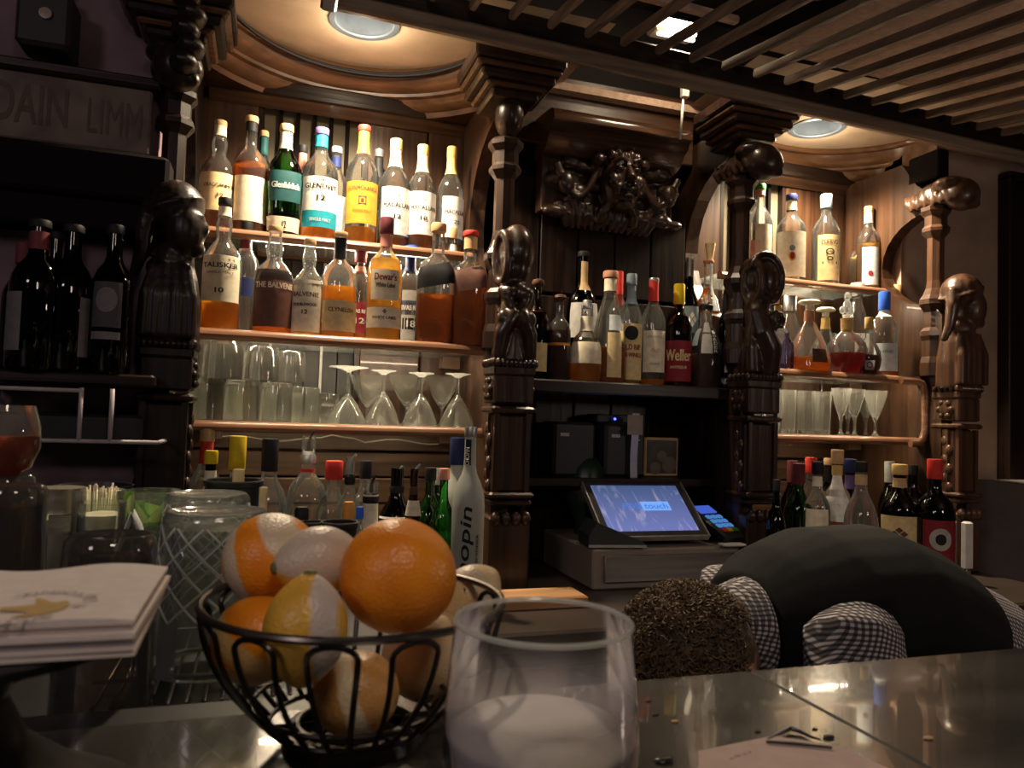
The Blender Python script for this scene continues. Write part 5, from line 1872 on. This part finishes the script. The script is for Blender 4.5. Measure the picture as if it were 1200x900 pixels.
# upper left shelf, front row
bottle('bottle with cream-yellow label and orange cork, leftmost on upper left shelf', 251, T, 141, 42, YF, 'bulb', 'c', ('b', .16), ('cork', .05, 1), ('cream', .86, .95), [(.17, .50, W, 'parch', [('CRAGGANMORE', .66, .8, .10, 'black'), ('12', .40, .14, .11, 'brown')])], turn=.15, group=G1)
bottle('full dark bottle with wide cream label, second on upper left shelf', 288, T, 136, 40, YF, 'flask', 'c', ('b', .60), ('cork', .05, 1.05), ('black', .87, .95), [(.10, .47, W, 'cream', None)], turn=.25, group=G1)
bottle('green bottle with dark shield label on upper left shelf', 329, T, 146, 43, YF, 'pear', 'g', ('d', .2), ('cork', .06, 1.1), ('grey', .78, .93), [(.30, .56, .85, 'teal', [('Glenfiddich', .52, .86, .20, 'white')]), (.05, .17, .95, 'cream', [('12', .45, .12, .5, 'black')])], turn=.1, square=2.6, group=G1)
bottle('clear bottle with white label and turquoise band on upper left shelf', 371, T, 150, 42, YF, 'scotch', 'c', ('a', .22), ('purple', .06, 1.1), ('turq', .83, .94), [(.25, .54, W, 'white', [('THE', .9, .14, .10, 'black'), ('GLENLIVET', .72, .80, .15, 'black'), ('12', .38, .20, .16, 'black')]), (.11, .25, W, 'turq', [('SINGLE MALT', .45, .5, .2, 'skyw')])], turn=.1, group=G1)
bottle('bottle with yellow-orange label and red cap, tallest on upper left shelf', 421, T, 147, 38, YF, 'scotch', 'c', ('a', .15), ('red', .045, 1.1), ('orange', .76, .955), [(.17, .51, W, 'yellow', [('GLENMORANGIE', .84, .88, .10, 'brown'), ('▣', .55, .2, .2, 'brown'), ('SINGLE MALT', .30, .5, .05, 'brown')])], turn=.05, group=G1)
bottle('first of three matching white-label bottles, reading 12, upper left shelf', 459, T, 163, 36, YF, 'wine', 'c', ('b', .10), ('gold', .10, 1.02), ('cream', .74, .90), [(.12, .54, W, 'white', [('MACALLAN', .62, .80, .10, 'black'), ('12', .38, .2, .09, 'black'), ('❖', .85, .12, .06, 'grey')])], turn=.25, group=G1)
bottle('second of three matching white-label bottles, reading 18, upper left shelf', 491, T, 170, 34, YF, 'wine', 'c', ('b', .16), ('gold', .10, 1.02), ('cream', .74, .90), [(.15, .54, W, 'white', [('MACALLAN', .62, .80, .10, 'black'), ('18', .38, .2, .09, 'black'), ('❖', .85, .12, .06, 'grey')])], turn=.2, group=G1)
bottle('rightmost of three matching white-label bottles on upper left shelf', 525, T, 172, 31, YF, 'wine', 'c', ('b', .1), ('gold', .10, 1.02), ('gold', .74, .90), [(.15, .52, W, 'white', [('MACALLAN', .62, .80, .10, 'black'), ('25', .38, .2, .09, 'black')])], turn=.55, group=G1)
# upper left shelf, back row
bottle('bottle with teal foil and orange cap behind the full dark bottle', 303, T, 153, 26, YB, 'wine', 'c', ('a', .4), ('cork', .05, 1), ('teal', .78, .94), group=G1)
bottle('bottle with pink neck and dark cap behind the green bottle', 349, T, 170, 26, YB, 'wine', 'c', ('o', .35), ('black', .07, 1.05), ('pink', .70, .92), group=G1)
bottle('bottle with blue and white neck behind the turquoise-banded one', 389, T, 172, 34, YB, 'scotch', 'c', ('a', .2), ('slate', .06, 1.05), ('navy', .80, .90), [(.16, .50, W, 'white', None)], turn=.2, group=G1)
bottle('bottle with black neck foil behind the yellow-orange label bottle', 439, T, 175, 28, YB, 'wine', 'c', ('a', .3), ('steel', .07, 1), ('black', .72, .91), [(.1, .4, W, 'tan', None)], group=G1)

YF, YB = 1.915, 2.02
bottle('bulb-necked bottle with greyish label and amber remainder, leftmost on middle left shelf', 259, Md, 232, 44, YF, 'bulb', 'c', ('a', .22), ('black', .055, 1.05), ('cream', .86, .93), [(.21, .55, W, 'cream', [('TALISKER', .78, .82, .11, 'black'), ('SINGLE MALT', .62, .6, .05, 'brown'), ('10', .24, .18, .11, 'black')])], turn=-.1, group=G2)
bottle('nearly empty embossed bottle with black cap behind the greyish-label bottle', 285, Md, 260, 34, YB, 'scotch', 'c', None, ('black', .10, 1.1), ('maroon', .76, .86), [(.34, .50, .8, 'navy', None)], turn=.3, group=G2)
bottle('bulb-necked bottle with large brown label on middle left shelf', 319, Md, 265, 46, YF, 'bulb', 'c', ('o', .10), ('cork', .055, 1.05), None, [(.06, .58, 1.2, 'brown', [('THE BALVENIE', .72, .84, .10, 'cream')])], turn=.1, group=G2)
bottle('bulb-necked bottle with tall cream label on middle left shelf', 360, Md, 280, 38, YF, 'bulb', 'c', ('g', .12), ('cork', .06, 1.05), None, [(.04, .56, 1.0, 'cream', [('BALVENIE', .72, .8, .09, 'brown'), ('DOUBLEWOOD', .52, .7, .06, 'black'), ('12', .38, .16, .08, 'black')])], turn=-.15, group=G2)
bottle('round bottle half full of amber with pale low label, middle left shelf', 396, Md, 272, 42, YF, 'flask', 'c', ('a', .48), ('cork', .05, 1.1), ('black', .74, .94), [(.06, .34, W, 'parch', [('CLYNELISH', .7, .62, .14, 'brown')])], turn=.2, group=G2)
bottle('maroon-capped bottle with red label behind the golden bottle', 420, Md, 290, 30, YB, 'wine', 'c', ('o', .38), ('maroon', .16, 1.2), ('pink', .74, .80), [(.10, .42, W, 'dkred', [('CHIVAS REGAL', .70, .9, .12, 'white'), ('12', .40, .3, .18, 'white')])], turn=.1, group=G2)
bottle('full golden bottle with two cream labels and dark red cap', 450, Md, 255, 42, YF, 'flask', 'c', ('g', .66), ('maroon', .13, 1.1), ('pink', .76, .86), [(.32, .56, .85, 'cream', [("Dewar's", .76, .72, .24, 'dkred'), ('White Label', .48, .6, .16, 'brown')]), (.10, .26, 1.15, 'cream', [('WHITE LABEL', .5, .6, .14, 'brown'), ('❖', .8, .1, .25, 'brown')])], turn=.05, group=G2)
bottle('silver-patterned dark bottle with royal blue cap behind the golden bottle', 479, Md, 288, 34, YB, 'scotch', 'c', None, ('blue', .10, 1.15), ('navy', .74, .88), [(.06, .54, 1.2, 'grey', None), (.30, .44, 1.2, 'navy', [('CHIVAS REGAL', .5, .85, .35, 'white')]), (.16, .27, 1.1, 'black', [('18', .5, .25, .6, 'white')])], turn=.15, group=G2)
bottle('square clear bottle with slanted black label on middle left shelf', 511, Md, 262, 46, YF - .005, 'flask', 'c', ('b', .40), ('cork', .07, 1.1), None, [(.46, .64, .93, 'black', None, 0, .06)], turn=-.05, square=5, group=G2)
bottle('pale blue-tinted bottle with cork behind the square clear bottle', 527, Md, 267, 34, YB + .02, 'scotch', 'c', None, ('cork', .09, 1.1), ('skyw', .72, .86), group=G2)
bottle('square amber bottle with slanted red-brown label beside the hooded pillar', 549, Md, 271, 46, YF - .02, 'flask', 'c', ('b', .62), ('red', .045, 1.15), ('cork', .84, .95), [(.46, .66, .93, 'brown', None, 0, .07)], turn=-.05, square=5, group=G2)

G3 = 'bottles on the counter below the left shelves'
C = CTR_Z + .0005
bottle('red-necked bottle with tan cap at the left end of counter row', 245, C, 502, 42, 1.86, 'scotch', 'c', None, ('tan', .08, 1.1), ('red', .78, .93), group=G3)
bottle('small bottle with yellow cap and white neck label at counter left end', 250, C, 528, 34, 1.62, 'wine', 'k', None, ('lemon', .08, 1.15), ('cream', .74, .88), group=G3)
bottle('clear round-shouldered bottle with long bright yellow cap', 281, C, 511, 46, 1.72, 'flask', 'c', None, ('lemon', .20, 1.15), None, group=G3)
bottle('clear bottle with black cap and narrow white labels on the counter', 319, C, 514, 44, 1.72, 'wine', 'c', None, ('black', .20, 1.1), None, [(.30, .52, .45, 'cream', None, -.7), (.22, .42, .35, 'white', None, .3)], group=G3)
bottle('clear bottle with red ring, dark pourer and yellow label on counter', 364, C, 505, 48, 1.80, 'flask', 'c', ('g', .25), ('silver', .1, 1), ('red', .745, .765), [(.20, .44, .8, 'parch', None, .2)], spout='black', group=G3)
bottle('clear bottle with stacked red cap and greenish label on counter', 394, C, 540, 40, 1.78, 'wine', 'c', None, ('red', .14, 1.3), None, [(.22, .52, .7, 'lemon', None, .1)], group=G3)
bottle('clear bottle with steel pourer and black stopper beside the red-capped one', 413, C, 532, 30, 1.64, 'wine', 'c', None, ('black', .1, 1.2), None, spout='steel', group=G3)
bottle('clear bottle with black cap and turquoise label on counter', 431, C, 540, 36, 1.82, 'scotch', 'c', None, ('black', .14, 1.1), None, [(.30, .56, W, 'turq', None)], group=G3)
bottle('round jug with wide yellowish cork neck and white band on counter', 438, C, 556, 58, 1.56, 'globe', 'c', ('g', .15), ('black', .1, 1.3), ('ivory', .62, .86), [(.28, .38, 1.3, 'white', None)], spout='black', group=G3)
bottle('black bottle with silver pourer and white lettered shoulder on counter', 468, C, 546, 42, 1.68, 'wine', 'k', None, ('black', .1, 1.3), None, [(.62, .635, 1.2, 'white', None)], spout='steel', group=G3)
bottle('slim red bottle with steel pourer and cream neck band on counter', 488, C, 544, 30, 1.56, 'cone', 'n', ('r', .62), ('darkwood', .1, 1.2), ('cream', .66, .76), spout='steel', group=G3)
bottle('green bottle with dark cap right of the slim red bottle', 507, C, 548, 34, 1.72, 'scotch', 'g', None, ('black', .10, 1.1), None, group=G3)
bottle('green bottle with silver-white cap behind the dark-capped green one', 517, C, 549, 28, 1.84, 'scotch', 'g', None, ('grey', .14, 1.1), None, group=G3)
bottle('green bottle with orange-red cap next to the frosted bottles', 523, C, 549, 30, 1.62, 'scotch', 'g', None, ('pink', .08, 1.2), None, group=G3)
bottle('frosted bottle with navy neck foil and bird label, left of the tallest', 538, C, 513, 42, 1.70, 'wine', 'f', None, ('navy', .17, 1.12), None, [(.18, .42, .9, 'skyw', [('GREY', .75, .5, .10, 'slate'), ('SE', .18, .4, .14, 'black')])], group=G3)
bottle('tall frosted bottle with black script lettering, rightmost on left counter', 553, C, 500, 38, 1.58, 'wine', 'f', None, ('steel', .055, 1.0), None, [(.79, .93, .5, 'black', None, -.35)], group=G3)

# tall vertical script on the frosted bottle
bt = [o for o in bpy.data.objects if o.get('label', '').startswith('tall frosted bottle')][0]
gl = [c for c in bt.children if c.name.startswith('glass_body')][0]
Hb = max(v.co.z for v in gl.data.vertices)
Rb = max(v.co.x for v in gl.data.vertices)
mb = MB()


def vput(u, v):
    a = -.10 - (v - u * .0) / (Rb + .002) + u * 1.1
    return ((Rb + .0016) * sin(a), -(Rb + .0016) * cos(a), Hb * .33 + u + v * .35)


text_mb(mb, 'Chopin', Hb * .50, Rb * .95, vput)
mb.build('script_lettering', cm('black'), bt, smooth=False)
mb = MB()
text_mb(mb, 'POTATO VODKA', Hb * .26, Rb * .16, lambda u, v: ((Rb + .0016) * sin(.62 - v / Rb), -(Rb + .0016) * cos(.62 - v / Rb), Hb * .30 + u))
mb.build('small_lettering', cm('black'), bt, smooth=False)
Rn = Rb * .36
mb = MB()
text_mb(mb, 'CHOPIN', Hb * .10, Rn * .55, lambda u, v: ((Rn + .005) * sin(-.35 - v / Rn), -(Rn + .005) * cos(-.35 - v / Rn), Hb * .855 + u))
mb.build('neck_lettering', cm('white'), bt, smooth=False)

# middle shelf
G4 = 'whiskey bottles on the shelf over the terminal'
C2 = 1.3885
YF, YB = 1.885, 1.98
bottle('dark bottle with wooden ball stopper, leftmost over the terminal', 629, C2, 327, 28, YF, 'flask', 'n', ('d', .7), ('darkwood', .1, 1), None, [(.08, .36, .75, 'parch', None, .35)], stopper='ball', group=G4)
bottle('shorter dark bottle with wooden ball stopper, second over the terminal', 655, C2, 345, 28, YF - .01, 'flask', 'c', ('d', .58), ('darkwood', .1, 1), None, [(.40, .43, 1.1, 'orange', None)], stopper='ball', group=G4)
bottle('black bottle with big grey shoulder label and pale neck strip', 682, C2, 295, 38, YB, 'flask', 'k', None, ('black', .04, 1.1), None, [(.34, .60, 1.0, 'grey', [('❖', .6, .2, .3, 'black')], .2), (.70, .92, .7, 'tan', None, .3)], group=G4)
bottle('squat bottle with cork neck, silver stopper figure and cream label', 687, C2, 352, 38, YF - .015, 'squat', 'c', ('a', .26), ('silver', .10, .7), ('cream', .62, .80), [(.22, .48, W, 'cream', None)], group=G4)
bottle('clear tapering bottle with copper cap and narrow upright label', 714, C2, 318, 42, YF, 'cone', 'c', ('b', .32), ('copper', .06, 1.2), ('cream', .82, .93), [(.05, .44, .42, 'parch', None, .35), (.46, .60, .5, 'skyw', None, .5)], group=G4)
bottle('bottle with red neck strip behind the copper-capped bottle', 724, C2, 318, 28, YB, 'scotch', 'c', None, ('red', .30, 1), None, group=G4)
bottle('slim bottle with tall cream label and slate cap over the terminal', 739, C2, 321, 27, YF, 'wine', 'c', ('g', .1), ('slate', .10, 1.15), ('slate', .72, .9), [(.04, .54, 1.15, 'parch', [('OLD RIP', .58, .7, .10, 'dkred'), ('VAN WINKLE', .44, .85, .08, 'dkred'), ('●', .83, .5, .26, 'black')])], turn=.1, group=G4)
bottle('clear bottle with bright red foil and oval on pale label', 765, C2, 326, 30, YF, 'wine', 'c', ('a', .06), ('steel', .03, 1), ('red', .78, .97), [(.12, .50, .95, 'cream', [('VAN WINKLE', .85, .6, .06, 'grey'), ('OLD', .52, .3, .09, 'pink'), ('RESERVE', .2, .4, .05, 'grey')], .2)], turn=0, group=G4)
bottle('dark bottle with yellow wax top and dark red label', 795, C2, 333, 32, YF, 'flask', 'n', ('d', .6), ('lemon', .20, 1.15), None, [(.05, .44, 1.2, 'dkred', [('Weller', .64, .8, .28, 'parch'), ('ANTIQUE', .34, .5, .08, 'parch')])], turn=.05, group=G4)
bottle('black bottle with steel pourer and white emblem behind the yellow-topped one', 807, C2, 302, 26, YB, 'wine', 'k', None, ('steel', .22, .9), None, [(.42, .62, .7, 'slate', [('❖', .5, .6, .6, 'white')], .3)], group=G4)
bottle('tallest dark bottle with flared wooden stick stopper behind the squat flask', 829, C2, 305, 30, YB, 'wine', 'c', ('o', .78), ('copper', .02, 1.1), None, [(.60, .98, .3, 'skyw', None, .6)], group=G4)
q = P(832, 305, YB)
tag(MB().lathe([(0, 0), (.009, 0), (.016, .050), (0, .050)], 12).build('wooden_stick', cm('parch'), loc=(q.x, YB, q.z + .001)), 'flared wooden stick standing on the tallest bottle over the terminal', 'stick')
bottle('squat flask with steel and black pourer and upright black lettering', 827, C2, 340, 38, YF - .015, 'squat', 'c', ('d', .34), ('black', .1, 1.2), None, [(.34, .60, .22, 'black', [('B', .85, .6, .12, 'white'), ('O', .7, .6, .12, 'white'), ('R', .55, .6, .12, 'white'), ('D', .4, .6, .12, 'white'), ('E', .25, .6, .12, 'white'), ('R', .1, .6, .12, 'white')], .65), (.34, .66, .35, 'grey', None, .1), (.42, .60, .25, 'skyw', None, -.75)], spout='steel', group=G4)
bottle('slim black-necked bottle with black and white label beside the curl pillar', 851, C2, 338, 23, YF - .01, 'wine', 'k', None, ('steel', .04, .8), ('black', .70, .95), [(.16, .42, .5, 'cream', [('B', .3, .7, .4, 'black')], .4), (.03, .12, 1.0, 'black', [('BAKERS', .5, .7, .6, 'white')], .1)], group=G4)

# upper right shelf
G5 = 'bottles on the upper right shelf'
T2 = 1.7585
YF = 2.07
bottle('bottle with green cap and mixed labels half hidden by the curl pillar', 889, T2, 216, 30, YF, 'wine', 'c', None, ('green', .06, 1.1), ('pink', .88, .94), [(.25, .56, .7, 'ivory', None, .4), (.05, .40, .8, 'pink', None, -.5)], group=G5)
bottle('bottle with blue cap, cream collar and pictured cream label', 926, T2, 228, 34, YF, 'scotch', 'c', None, ('navy', .07, 1.1), ('ivory', .82, .93), [(.06, .56, 1.15, 'ivory', [('●', .44, .20, .20, 'orange'), ('●', .62, .16, .13, 'slate'), ('●', .45, .12, .16, 'dkred')], .1)], group=G5)
bottle('clear bottle with grey-blue cap and tall yellowish label, stag emblem', 967, T2, 228, 32, YF, 'wine', 'c', None, ('slate', .15, 1.1), None, [(.06, .54, .85, 'parch', [('CUERVO', .84, .7, .10, 'brown'), ('O', .62, .36, .15, 'black'), ('o', .47, .26, .10, 'black'), ('▬', .38, .6, .05, 'black')], .3)], group=G5)
bottle('bottle of yellow spirit half hidden behind the cork-topped one', 1004, T2, 275, 20, YF + .08, 'wine', 'c', ('g', .62), ('cork', .1, 1), None, group=G5)
bottle('slim cork-topped bottle with grey-blue label, rightmost on upper right shelf', 1017, T2, 242, 26, YF - .01, 'wine', 'c', ('g', .56), ('cork', .08, 1), ('cream', .80, .92), [(.06, .50, .7, 'skyw', [('●', .3, .3, .14, 'dkred')], .2)], group=G5)

# middle right shelf
G6 = 'decanters and bottles on the middle right shelf'
M2 = 1.4555
YF, YB = 1.91, 2.03
bottle('narrow bottle with gold cap at the left end of middle right shelf', 911, M2, 358, 20, YF, 'wine', 'c', None, ('gold', .08, 1.1), None, [(.1, .6, .9, 'white', None)], group=G6)
bottle('bottle with dark knobbed stopper behind the teardrop decanter', 925, M2, 347, 34, YB, 'cone', 'c', None, ('steel', .2, 1.2), None, group=G6)
bottle('violet-tinted small bottle left of the teardrop decanter', 921, M2, 385, 18, YF - .02, 'wine', 'v', None, ('silver', .1, 1), None, group=G6)
bottle('teardrop decanter with wide pale cap and amber spirit', 948, M2, 351, 50, YF - .005, 'tear', 'c', ('o', .20), ('ivory', .1, 1), ('copper', .70, .84), [(.12, .30, .38, 'darkwood', None, .55)], stopper='mushroom', group=G6)
bottle('decanter with gold neck and pale cap behind the teardrop decanter', 967, M2, 360, 42, YB - .01, 'tear', 'c', None, ('ivory', .1, 1), ('gold', .68, .84), stopper='mushroom', group=G6)


def crystal(label, px, top_py, wpx, Y, liq):
    q = P(px, top_py, Y)
    H = q.z - M2
    R = wpx * mpp(px, Y) / 2
    t = thing('crystal_decanter', label, 'decanter', (q.x, Y, M2), face_rot(q.x, Y), G6)
    mb = MB().lathe([(0, .004), (R * .62, 0), (R * .68, .006), (R * .95, H * .16), (R, H * .26), (R * .92, H * .36), (R * .62, H * .46), (R * .34, H * .51), (R * .26, H * .56), (R * .26, H * .66)], 24)
    mb.build('glass_body', G_CLEAR, t)
    sp = MB()
    for s in (-1, 1):
        for k in range(7):
            a = k / 6
            sp.ell((s * R * (1.02 - .45 * a ** 2), 0, H * (.12 + .36 * a)), (R * .10, R * .10, R * .10), 8, 6)
    sp.build('crystal_spikes', G_CLEAR, t)
    MB().lathe([(0, .006), (R * .62, .006), (R * .88, H * .16), (R * .93, H * .25), (0, H * .25)], 24).build('liquid', LIQ[liq], t)
    MB().lathe([(R * .28, H * .52), (R * .30, H * .54), (R * .30, H * .66), (R * .33, H * .675), (R * .20, H * .68)], 20).build('gold_collar', cm('gold'), t)
    st = MB().lathe([(0, H * .68), (R * .20, H * .68), (R * .24, H * .72), (0, H * .73)], 14)
    st.ell((0, 0, H * .82), (R * .20, R * .16, H * .09), 10, 8)
    st.ell((-R * .22, 0, H * .78), (R * .15, R * .12, H * .05), 8, 6)
    st.ell((R * .22, 0, H * .78), (R * .15, R * .12, H * .05), 8, 6)
    st.ell((0, 0, H * .94), (R * .15, R * .12, H * .055), 8, 6)
    st.build('crystal_stopper', glass('crystal', (.9, .9, .92), (.5, .5, .52), rough=.04, haze=.18), t)
    return t


crystal('spiked crystal decanter of dark red spirit with fleur stopper', 993, 342, 46, YF - .01, 'r')
bottle('small round decanter of deep brown spirit right of the crystal one', 1018, M2, 372, 28, YF - .035, 'globe', 'c', ('d', .34), ('gold', .2, 1.1), None, [(.08, .24, .4, 'silver', [('O', .5, .6, .7, 'maroon')], .1)], group=G6)
bottle('tall clear bottle with cream cap and white label behind the crystal decanter', 1004, M2, 332, 36, YB, 'cone', 'c', None, ('ivory', .08, 1.2), ('grey', .86, .92), [(.26, .46, .6, 'white', None, .5)], group=G6)
bottle('clear bottle with bright blue cap and pale label, amber remainder', 1036, M2, 342, 32, YF, 'flask', 'c', ('b', .36), ('blue', .22, 1.15), ('skyw', .70, .78), [(.06, .38, .9, 'skyw', [('HINE', .7, .5, .10, 'slate')], .2)], group=G6)
bottle('dark bottle with cork and amber label behind the blue-capped bottle', 1050, M2, 334, 28, YB - .02, 'wine', 'n', ('o', .3), ('cork', .16, 1.2), None, [(.04, .32, 1.2, 'orange', None)], group=G6)

# right counter row
G7 = 'bottles on the counter below the right shelves'
Y1, Y2 = 1.72, 1.86
bottle('black bottle at the left end of the right counter row', 911, C, 562, 22, Y1 - .1, 'wine', 'k', None, ('black', .1, 1), None, group=G7)
bottle('bottle with dull red foil, first red top on the right counter', 929, C, 540, 26, Y2, 'wine', 'G', None, ('maroon', .20, 1.1), None, group=G7)
bottle('green bottle with dull red foil in front on the right counter', 937, C, 543, 32, Y1, 'wine', 'g', None, ('maroon', .18, 1.15), None, [(.1, .44, 1.1, 'grey', [('AMER', .78, .7, .14, 'black')])], group=G7)
bottle('bottle with brightest red cap on the right counter', 951, C, 536, 28, Y2, 'wine', 'c', None, ('red', .14, 1.2), None, group=G7)
bottle('clear bottle with black cap and white collar on the right counter', 959, C, 541, 30, Y1 - .06, 'scotch', 'c', ('b', .45), ('black', .10, 1.2), ('ivory', .80, .88), [(.46, .62, .9, 'cream', None)], group=G7)
bottle('bottle with tan cap over black neck on the right counter', 973, C, 537, 28, Y2, 'wine', 'G', None, ('tan', .06, 1.2), ('black', .78, .92), [(.55, .70, 1, 'red', None)], group=G7)
bottle('cork-topped bottle wrapped in white netting on the right counter', 982, C, 527, 34, Y1, 'flask', 'c', ('o', .42), ('cork', .11, 1.15), ('gold', .80, .88), [(.45, .80, .9, 'white', None)], group=G7)
bottle('slim dark blue-capped bottle on the right counter', 997, C, 538, 28, Y1 + .06, 'wine', 'n', None, ('navy', .12, 1.3), ('purple', .74, .86), group=G7)
bottle('clear bottle with round bulb shoulder and red contents, right counter', 1010, C, 541, 38, Y1 - .14, 'pear', 'c', ('r', .40), ('black', .08, 1), ('tan', .82, .90), group=G7)
bottle('bottle with white cap left of the cream-label green bottle', 1043, C, 541, 24, Y2, 'wine', 'k', None, ('grey', .20, 1.2), None, group=G7)
bottle('green bottle with cork and big cream label on the right counter', 1055, C, 544, 42, Y1 - .04, 'scotch', 'G', None, ('gold', .09, 1.15), ('tan', .80, .88), [(.12, .56, 1.1, 'parch', [('❖', .66, .4, .26, 'brown')])], group=G7)
bottle('dark plain bottle right of the cream-label green bottle', 1070, C, 545, 28, Y2, 'wine', 'k', None, ('black', .1, 1), None, group=G7)
bottle('rightmost dark bottle with red foil and round white emblem', 1096, C, 538, 44, Y1 - .10, 'flask', 'k', None, ('red', .16, 1.05), None, [(.18, .52, .85, 'dkred', [('●', .56, .62, .52, 'grey'), ('●', .56, .30, .26, 'black')], .3)], group=G7)

# wine bottles on the left wall
G8 = 'wine bottles on the dark left shelf'
WZ = 1.3465
bottle('wine bottle with red-banded neck, front left on the dark left shelf', 42, WZ, 258, 56, 1.66, 'wine', 'k', None, ('black', .05, 1.1), ('maroon', .80, .92), [(.12, .50, .5, 'dimgrey', None, -1.0)], group=G8)
bottle('leftmost wine bottle, half hidden behind the red-banded one', 24, WZ, 285, 40, 1.775, 'wine', 'k', None, ('maroon', .16, 1.1), None, group=G8)
bottle('wine bottle second from the pillar on the dark left shelf', 82, WZ, 264, 50, 1.675, 'wine', 'k', None, ('black', .05, 1.15), None, [(.10, .50, .5, 'dimgrey', None, .9)], group=G8)
bottle('wine bottle behind and between the two on the left', 62, WZ, 272, 36, 1.78, 'wine', 'k', None, ('black', .05, 1.1), None, group=G8)
bottle('wine bottle with round-emblem label nearest the black divider', 131, WZ, 264, 46, 1.67, 'wine', 'k', None, ('black', .06, 1.1), None, [(.30, .60, .70, 'dimmer', [('●', .60, .7, .55, 'dimgrey')], -.25), (.22, .27, .70, 'dimgrey', None, -.25)], group=G8)

# ------------------------------------------------------------------ glasses on the shelves
def tumbler(label, px, zb, top_py, wpx, Y, group):
    q = P(px, top_py, Y)
    H = q.z - zb
    R = wpx * mpp(px, Y) / 2
    t = thing('rocks_glass', label, 'glass', (q.x, Y, zb), 0, group)
    MB().lathe([(R * 1.0, 0), (R * 1.0, H * .2), (R * .97, H - .006), (R * .92, H), (R * .3, H - .003), (0, H - .003), (0, H - .014), (R * .82, H - .014), (R * .90, H * .5), (R * .94, 0)], 28).build('glass_body', G_TUMB, t)
    return t


GA, GB = 'upturned rocks glasses, lower layer', 'upturned rocks glasses, upper layer'
LO = SHZ['low'] + .0005
xs = [(243, 444, 40, 'leftmost'), (285, 446, 41, 'second from left'), (325, 449, 38, 'third from left'), (359, 454, 32, 'fourth from left')]
for px, ty, w_, nm in xs:
    tumbler('upturned rocks glass, %s in front row of the lower left shelf' % nm, px, LO, ty, w_, 1.925, GA)
for px, ty, w_, nm in ((262, 447, 38, 'first'), (303, 450, 38, 'second'), (343, 453, 36, 'third'), (383, 461, 30, 'fourth')):
    tumbler('upturned rocks glass, %s from left in the back row, lower left shelf' % nm, px, LO, ty, w_, 2.03, GA)
zl = P(285, 446, 1.925).z + .0035
for px, ty, w_, nm, Y in ((263, 398, 46, 'leftmost', 1.935), (307, 407, 42, 'middle', 1.935), (341, 412, 34, 'rightmost', 1.945)):
    tumbler('upturned rocks glass stacked on others, %s of the upper layer front' % nm, px, zl, ty, w_, Y, GB)
tumbler('upturned rocks glass stacked at the back behind the leftmost upper one', 250, zl + .001, 400, 34, 2.03, GB)


def goblet(label, px, zb, top_py, wpx, Y, inverted, group, bowl=.55, foot=.55, name='goblet'):
    q = P(px, top_py, Y)
    H = q.z - zb
    R = wpx * mpp(px, Y) / 2
    t = thing(name, label, 'glass', (q.x, Y, zb), 0, group)
    hb = H * bowl
    pr = [(R, 0), (R * .97, hb * .12), (R * .80, hb * .40), (R * .52, hb * .72), (R * .26, hb * .94), (.006, hb * 1.04), (.0045, hb * 1.08), (.004, H * .86), (.006, H * .92), (R * foot * .5, H * .965), (R * foot, H - .002), (R * foot, H), (0, H)]
    inner = [(0, hb * .93), (R * .20, hb * .90), (R * .46, hb * .70), (R * .75, hb * .39), (R * .93, hb * .12), (R * .96, 0)]
    rows = inner + pr
    if not inverted:
        rows = [(r, H - z) for r, z in rows]
    MB().lathe(rows, 28).build('glass_body', G_TUMB, t)
    return t


GG = 'goblets on the lower left shelf'
goblet('upturned goblet with broad cone foot, leftmost goblet on lower left shelf', 409, LO, 430, 46, 1.92, True, GG, .5, 1.0)
goblet('upturned goblet, second in the front row of goblets', 450, LO, 434, 42, 1.92, True, GG, .58, .72)
goblet('upturned goblet, third in the front row of goblets', 494, LO, 437, 42, 1.92, True, GG, .58, .72)
goblet('upturned goblet nearest the hooded pillar on lower left shelf', 537, LO, 438, 42, 1.92, True, GG, .58, .72)
goblet('upright goblet behind the first two upturned goblets', 432, LO, 440, 42, 2.04, False, GG, .6, .8)
goblet('upright goblet behind the second and third upturned goblets', 478, LO, 440, 42, 2.04, False, GG, .6, .8)
goblet('upright goblet behind the last two upturned goblets', 519, LO, 441, 40, 2.04, False, GG, .6, .8)


def highball(label, px, zb, top_py, wpx, Y, group):
    q = P(px, top_py, Y)
    H = q.z - zb
    R = wpx * mpp(px, Y) / 2
    t = thing('highball_glass', label, 'glass', (q.x, Y, zb), 0, group)
    MB().lathe([(0, 0), (R * .86, 0), (R * .88, .004), (R, H), (R * .95, H), (R * .83, .016), (0, .014)], 24).build('glass_body', G_TUMB, t)
    return t


GR = 'clear glasses on the lower right shelf'
LR = 1.2625
for px, ty, w_, Y, nm in ((922, 457, 22, 1.91, 'first highball glass from the curl pillar, lower right shelf'), (945, 458, 20, 1.92, 'second highball glass from the curl pillar, lower right shelf'),
                          (963, 459, 22, 1.91, 'third highball glass from the curl pillar, lower right shelf'), (934, 463, 20, 2.03, 'highball glass behind the first two, lower right shelf'), (956, 470, 20, 2.03, 'shorter highball glass behind the third, lower right shelf')):
    highball(nm, px, LR, ty, w_, Y, GR)
for px, ty, w_, Y, nm in ((986, 455, 22, 1.91, 'first stemmed glass beside the highballs, lower right shelf'), (1002, 456, 22, 1.93, 'second stemmed glass from the highballs, lower right shelf'), (1026, 458, 26, 1.92, 'last stemmed glass standing alone on lower right shelf'),
                          (994, 462, 20, 2.04, 'stemmed glass at the back behind the first two, lower right shelf'), (1015, 463, 22, 2.04, 'stemmed glass at the back next to the lone one, lower right shelf')):
    goblet(nm, px, LR, ty, w_, Y, False, GR, .62, .7, 'stemmed_glass')
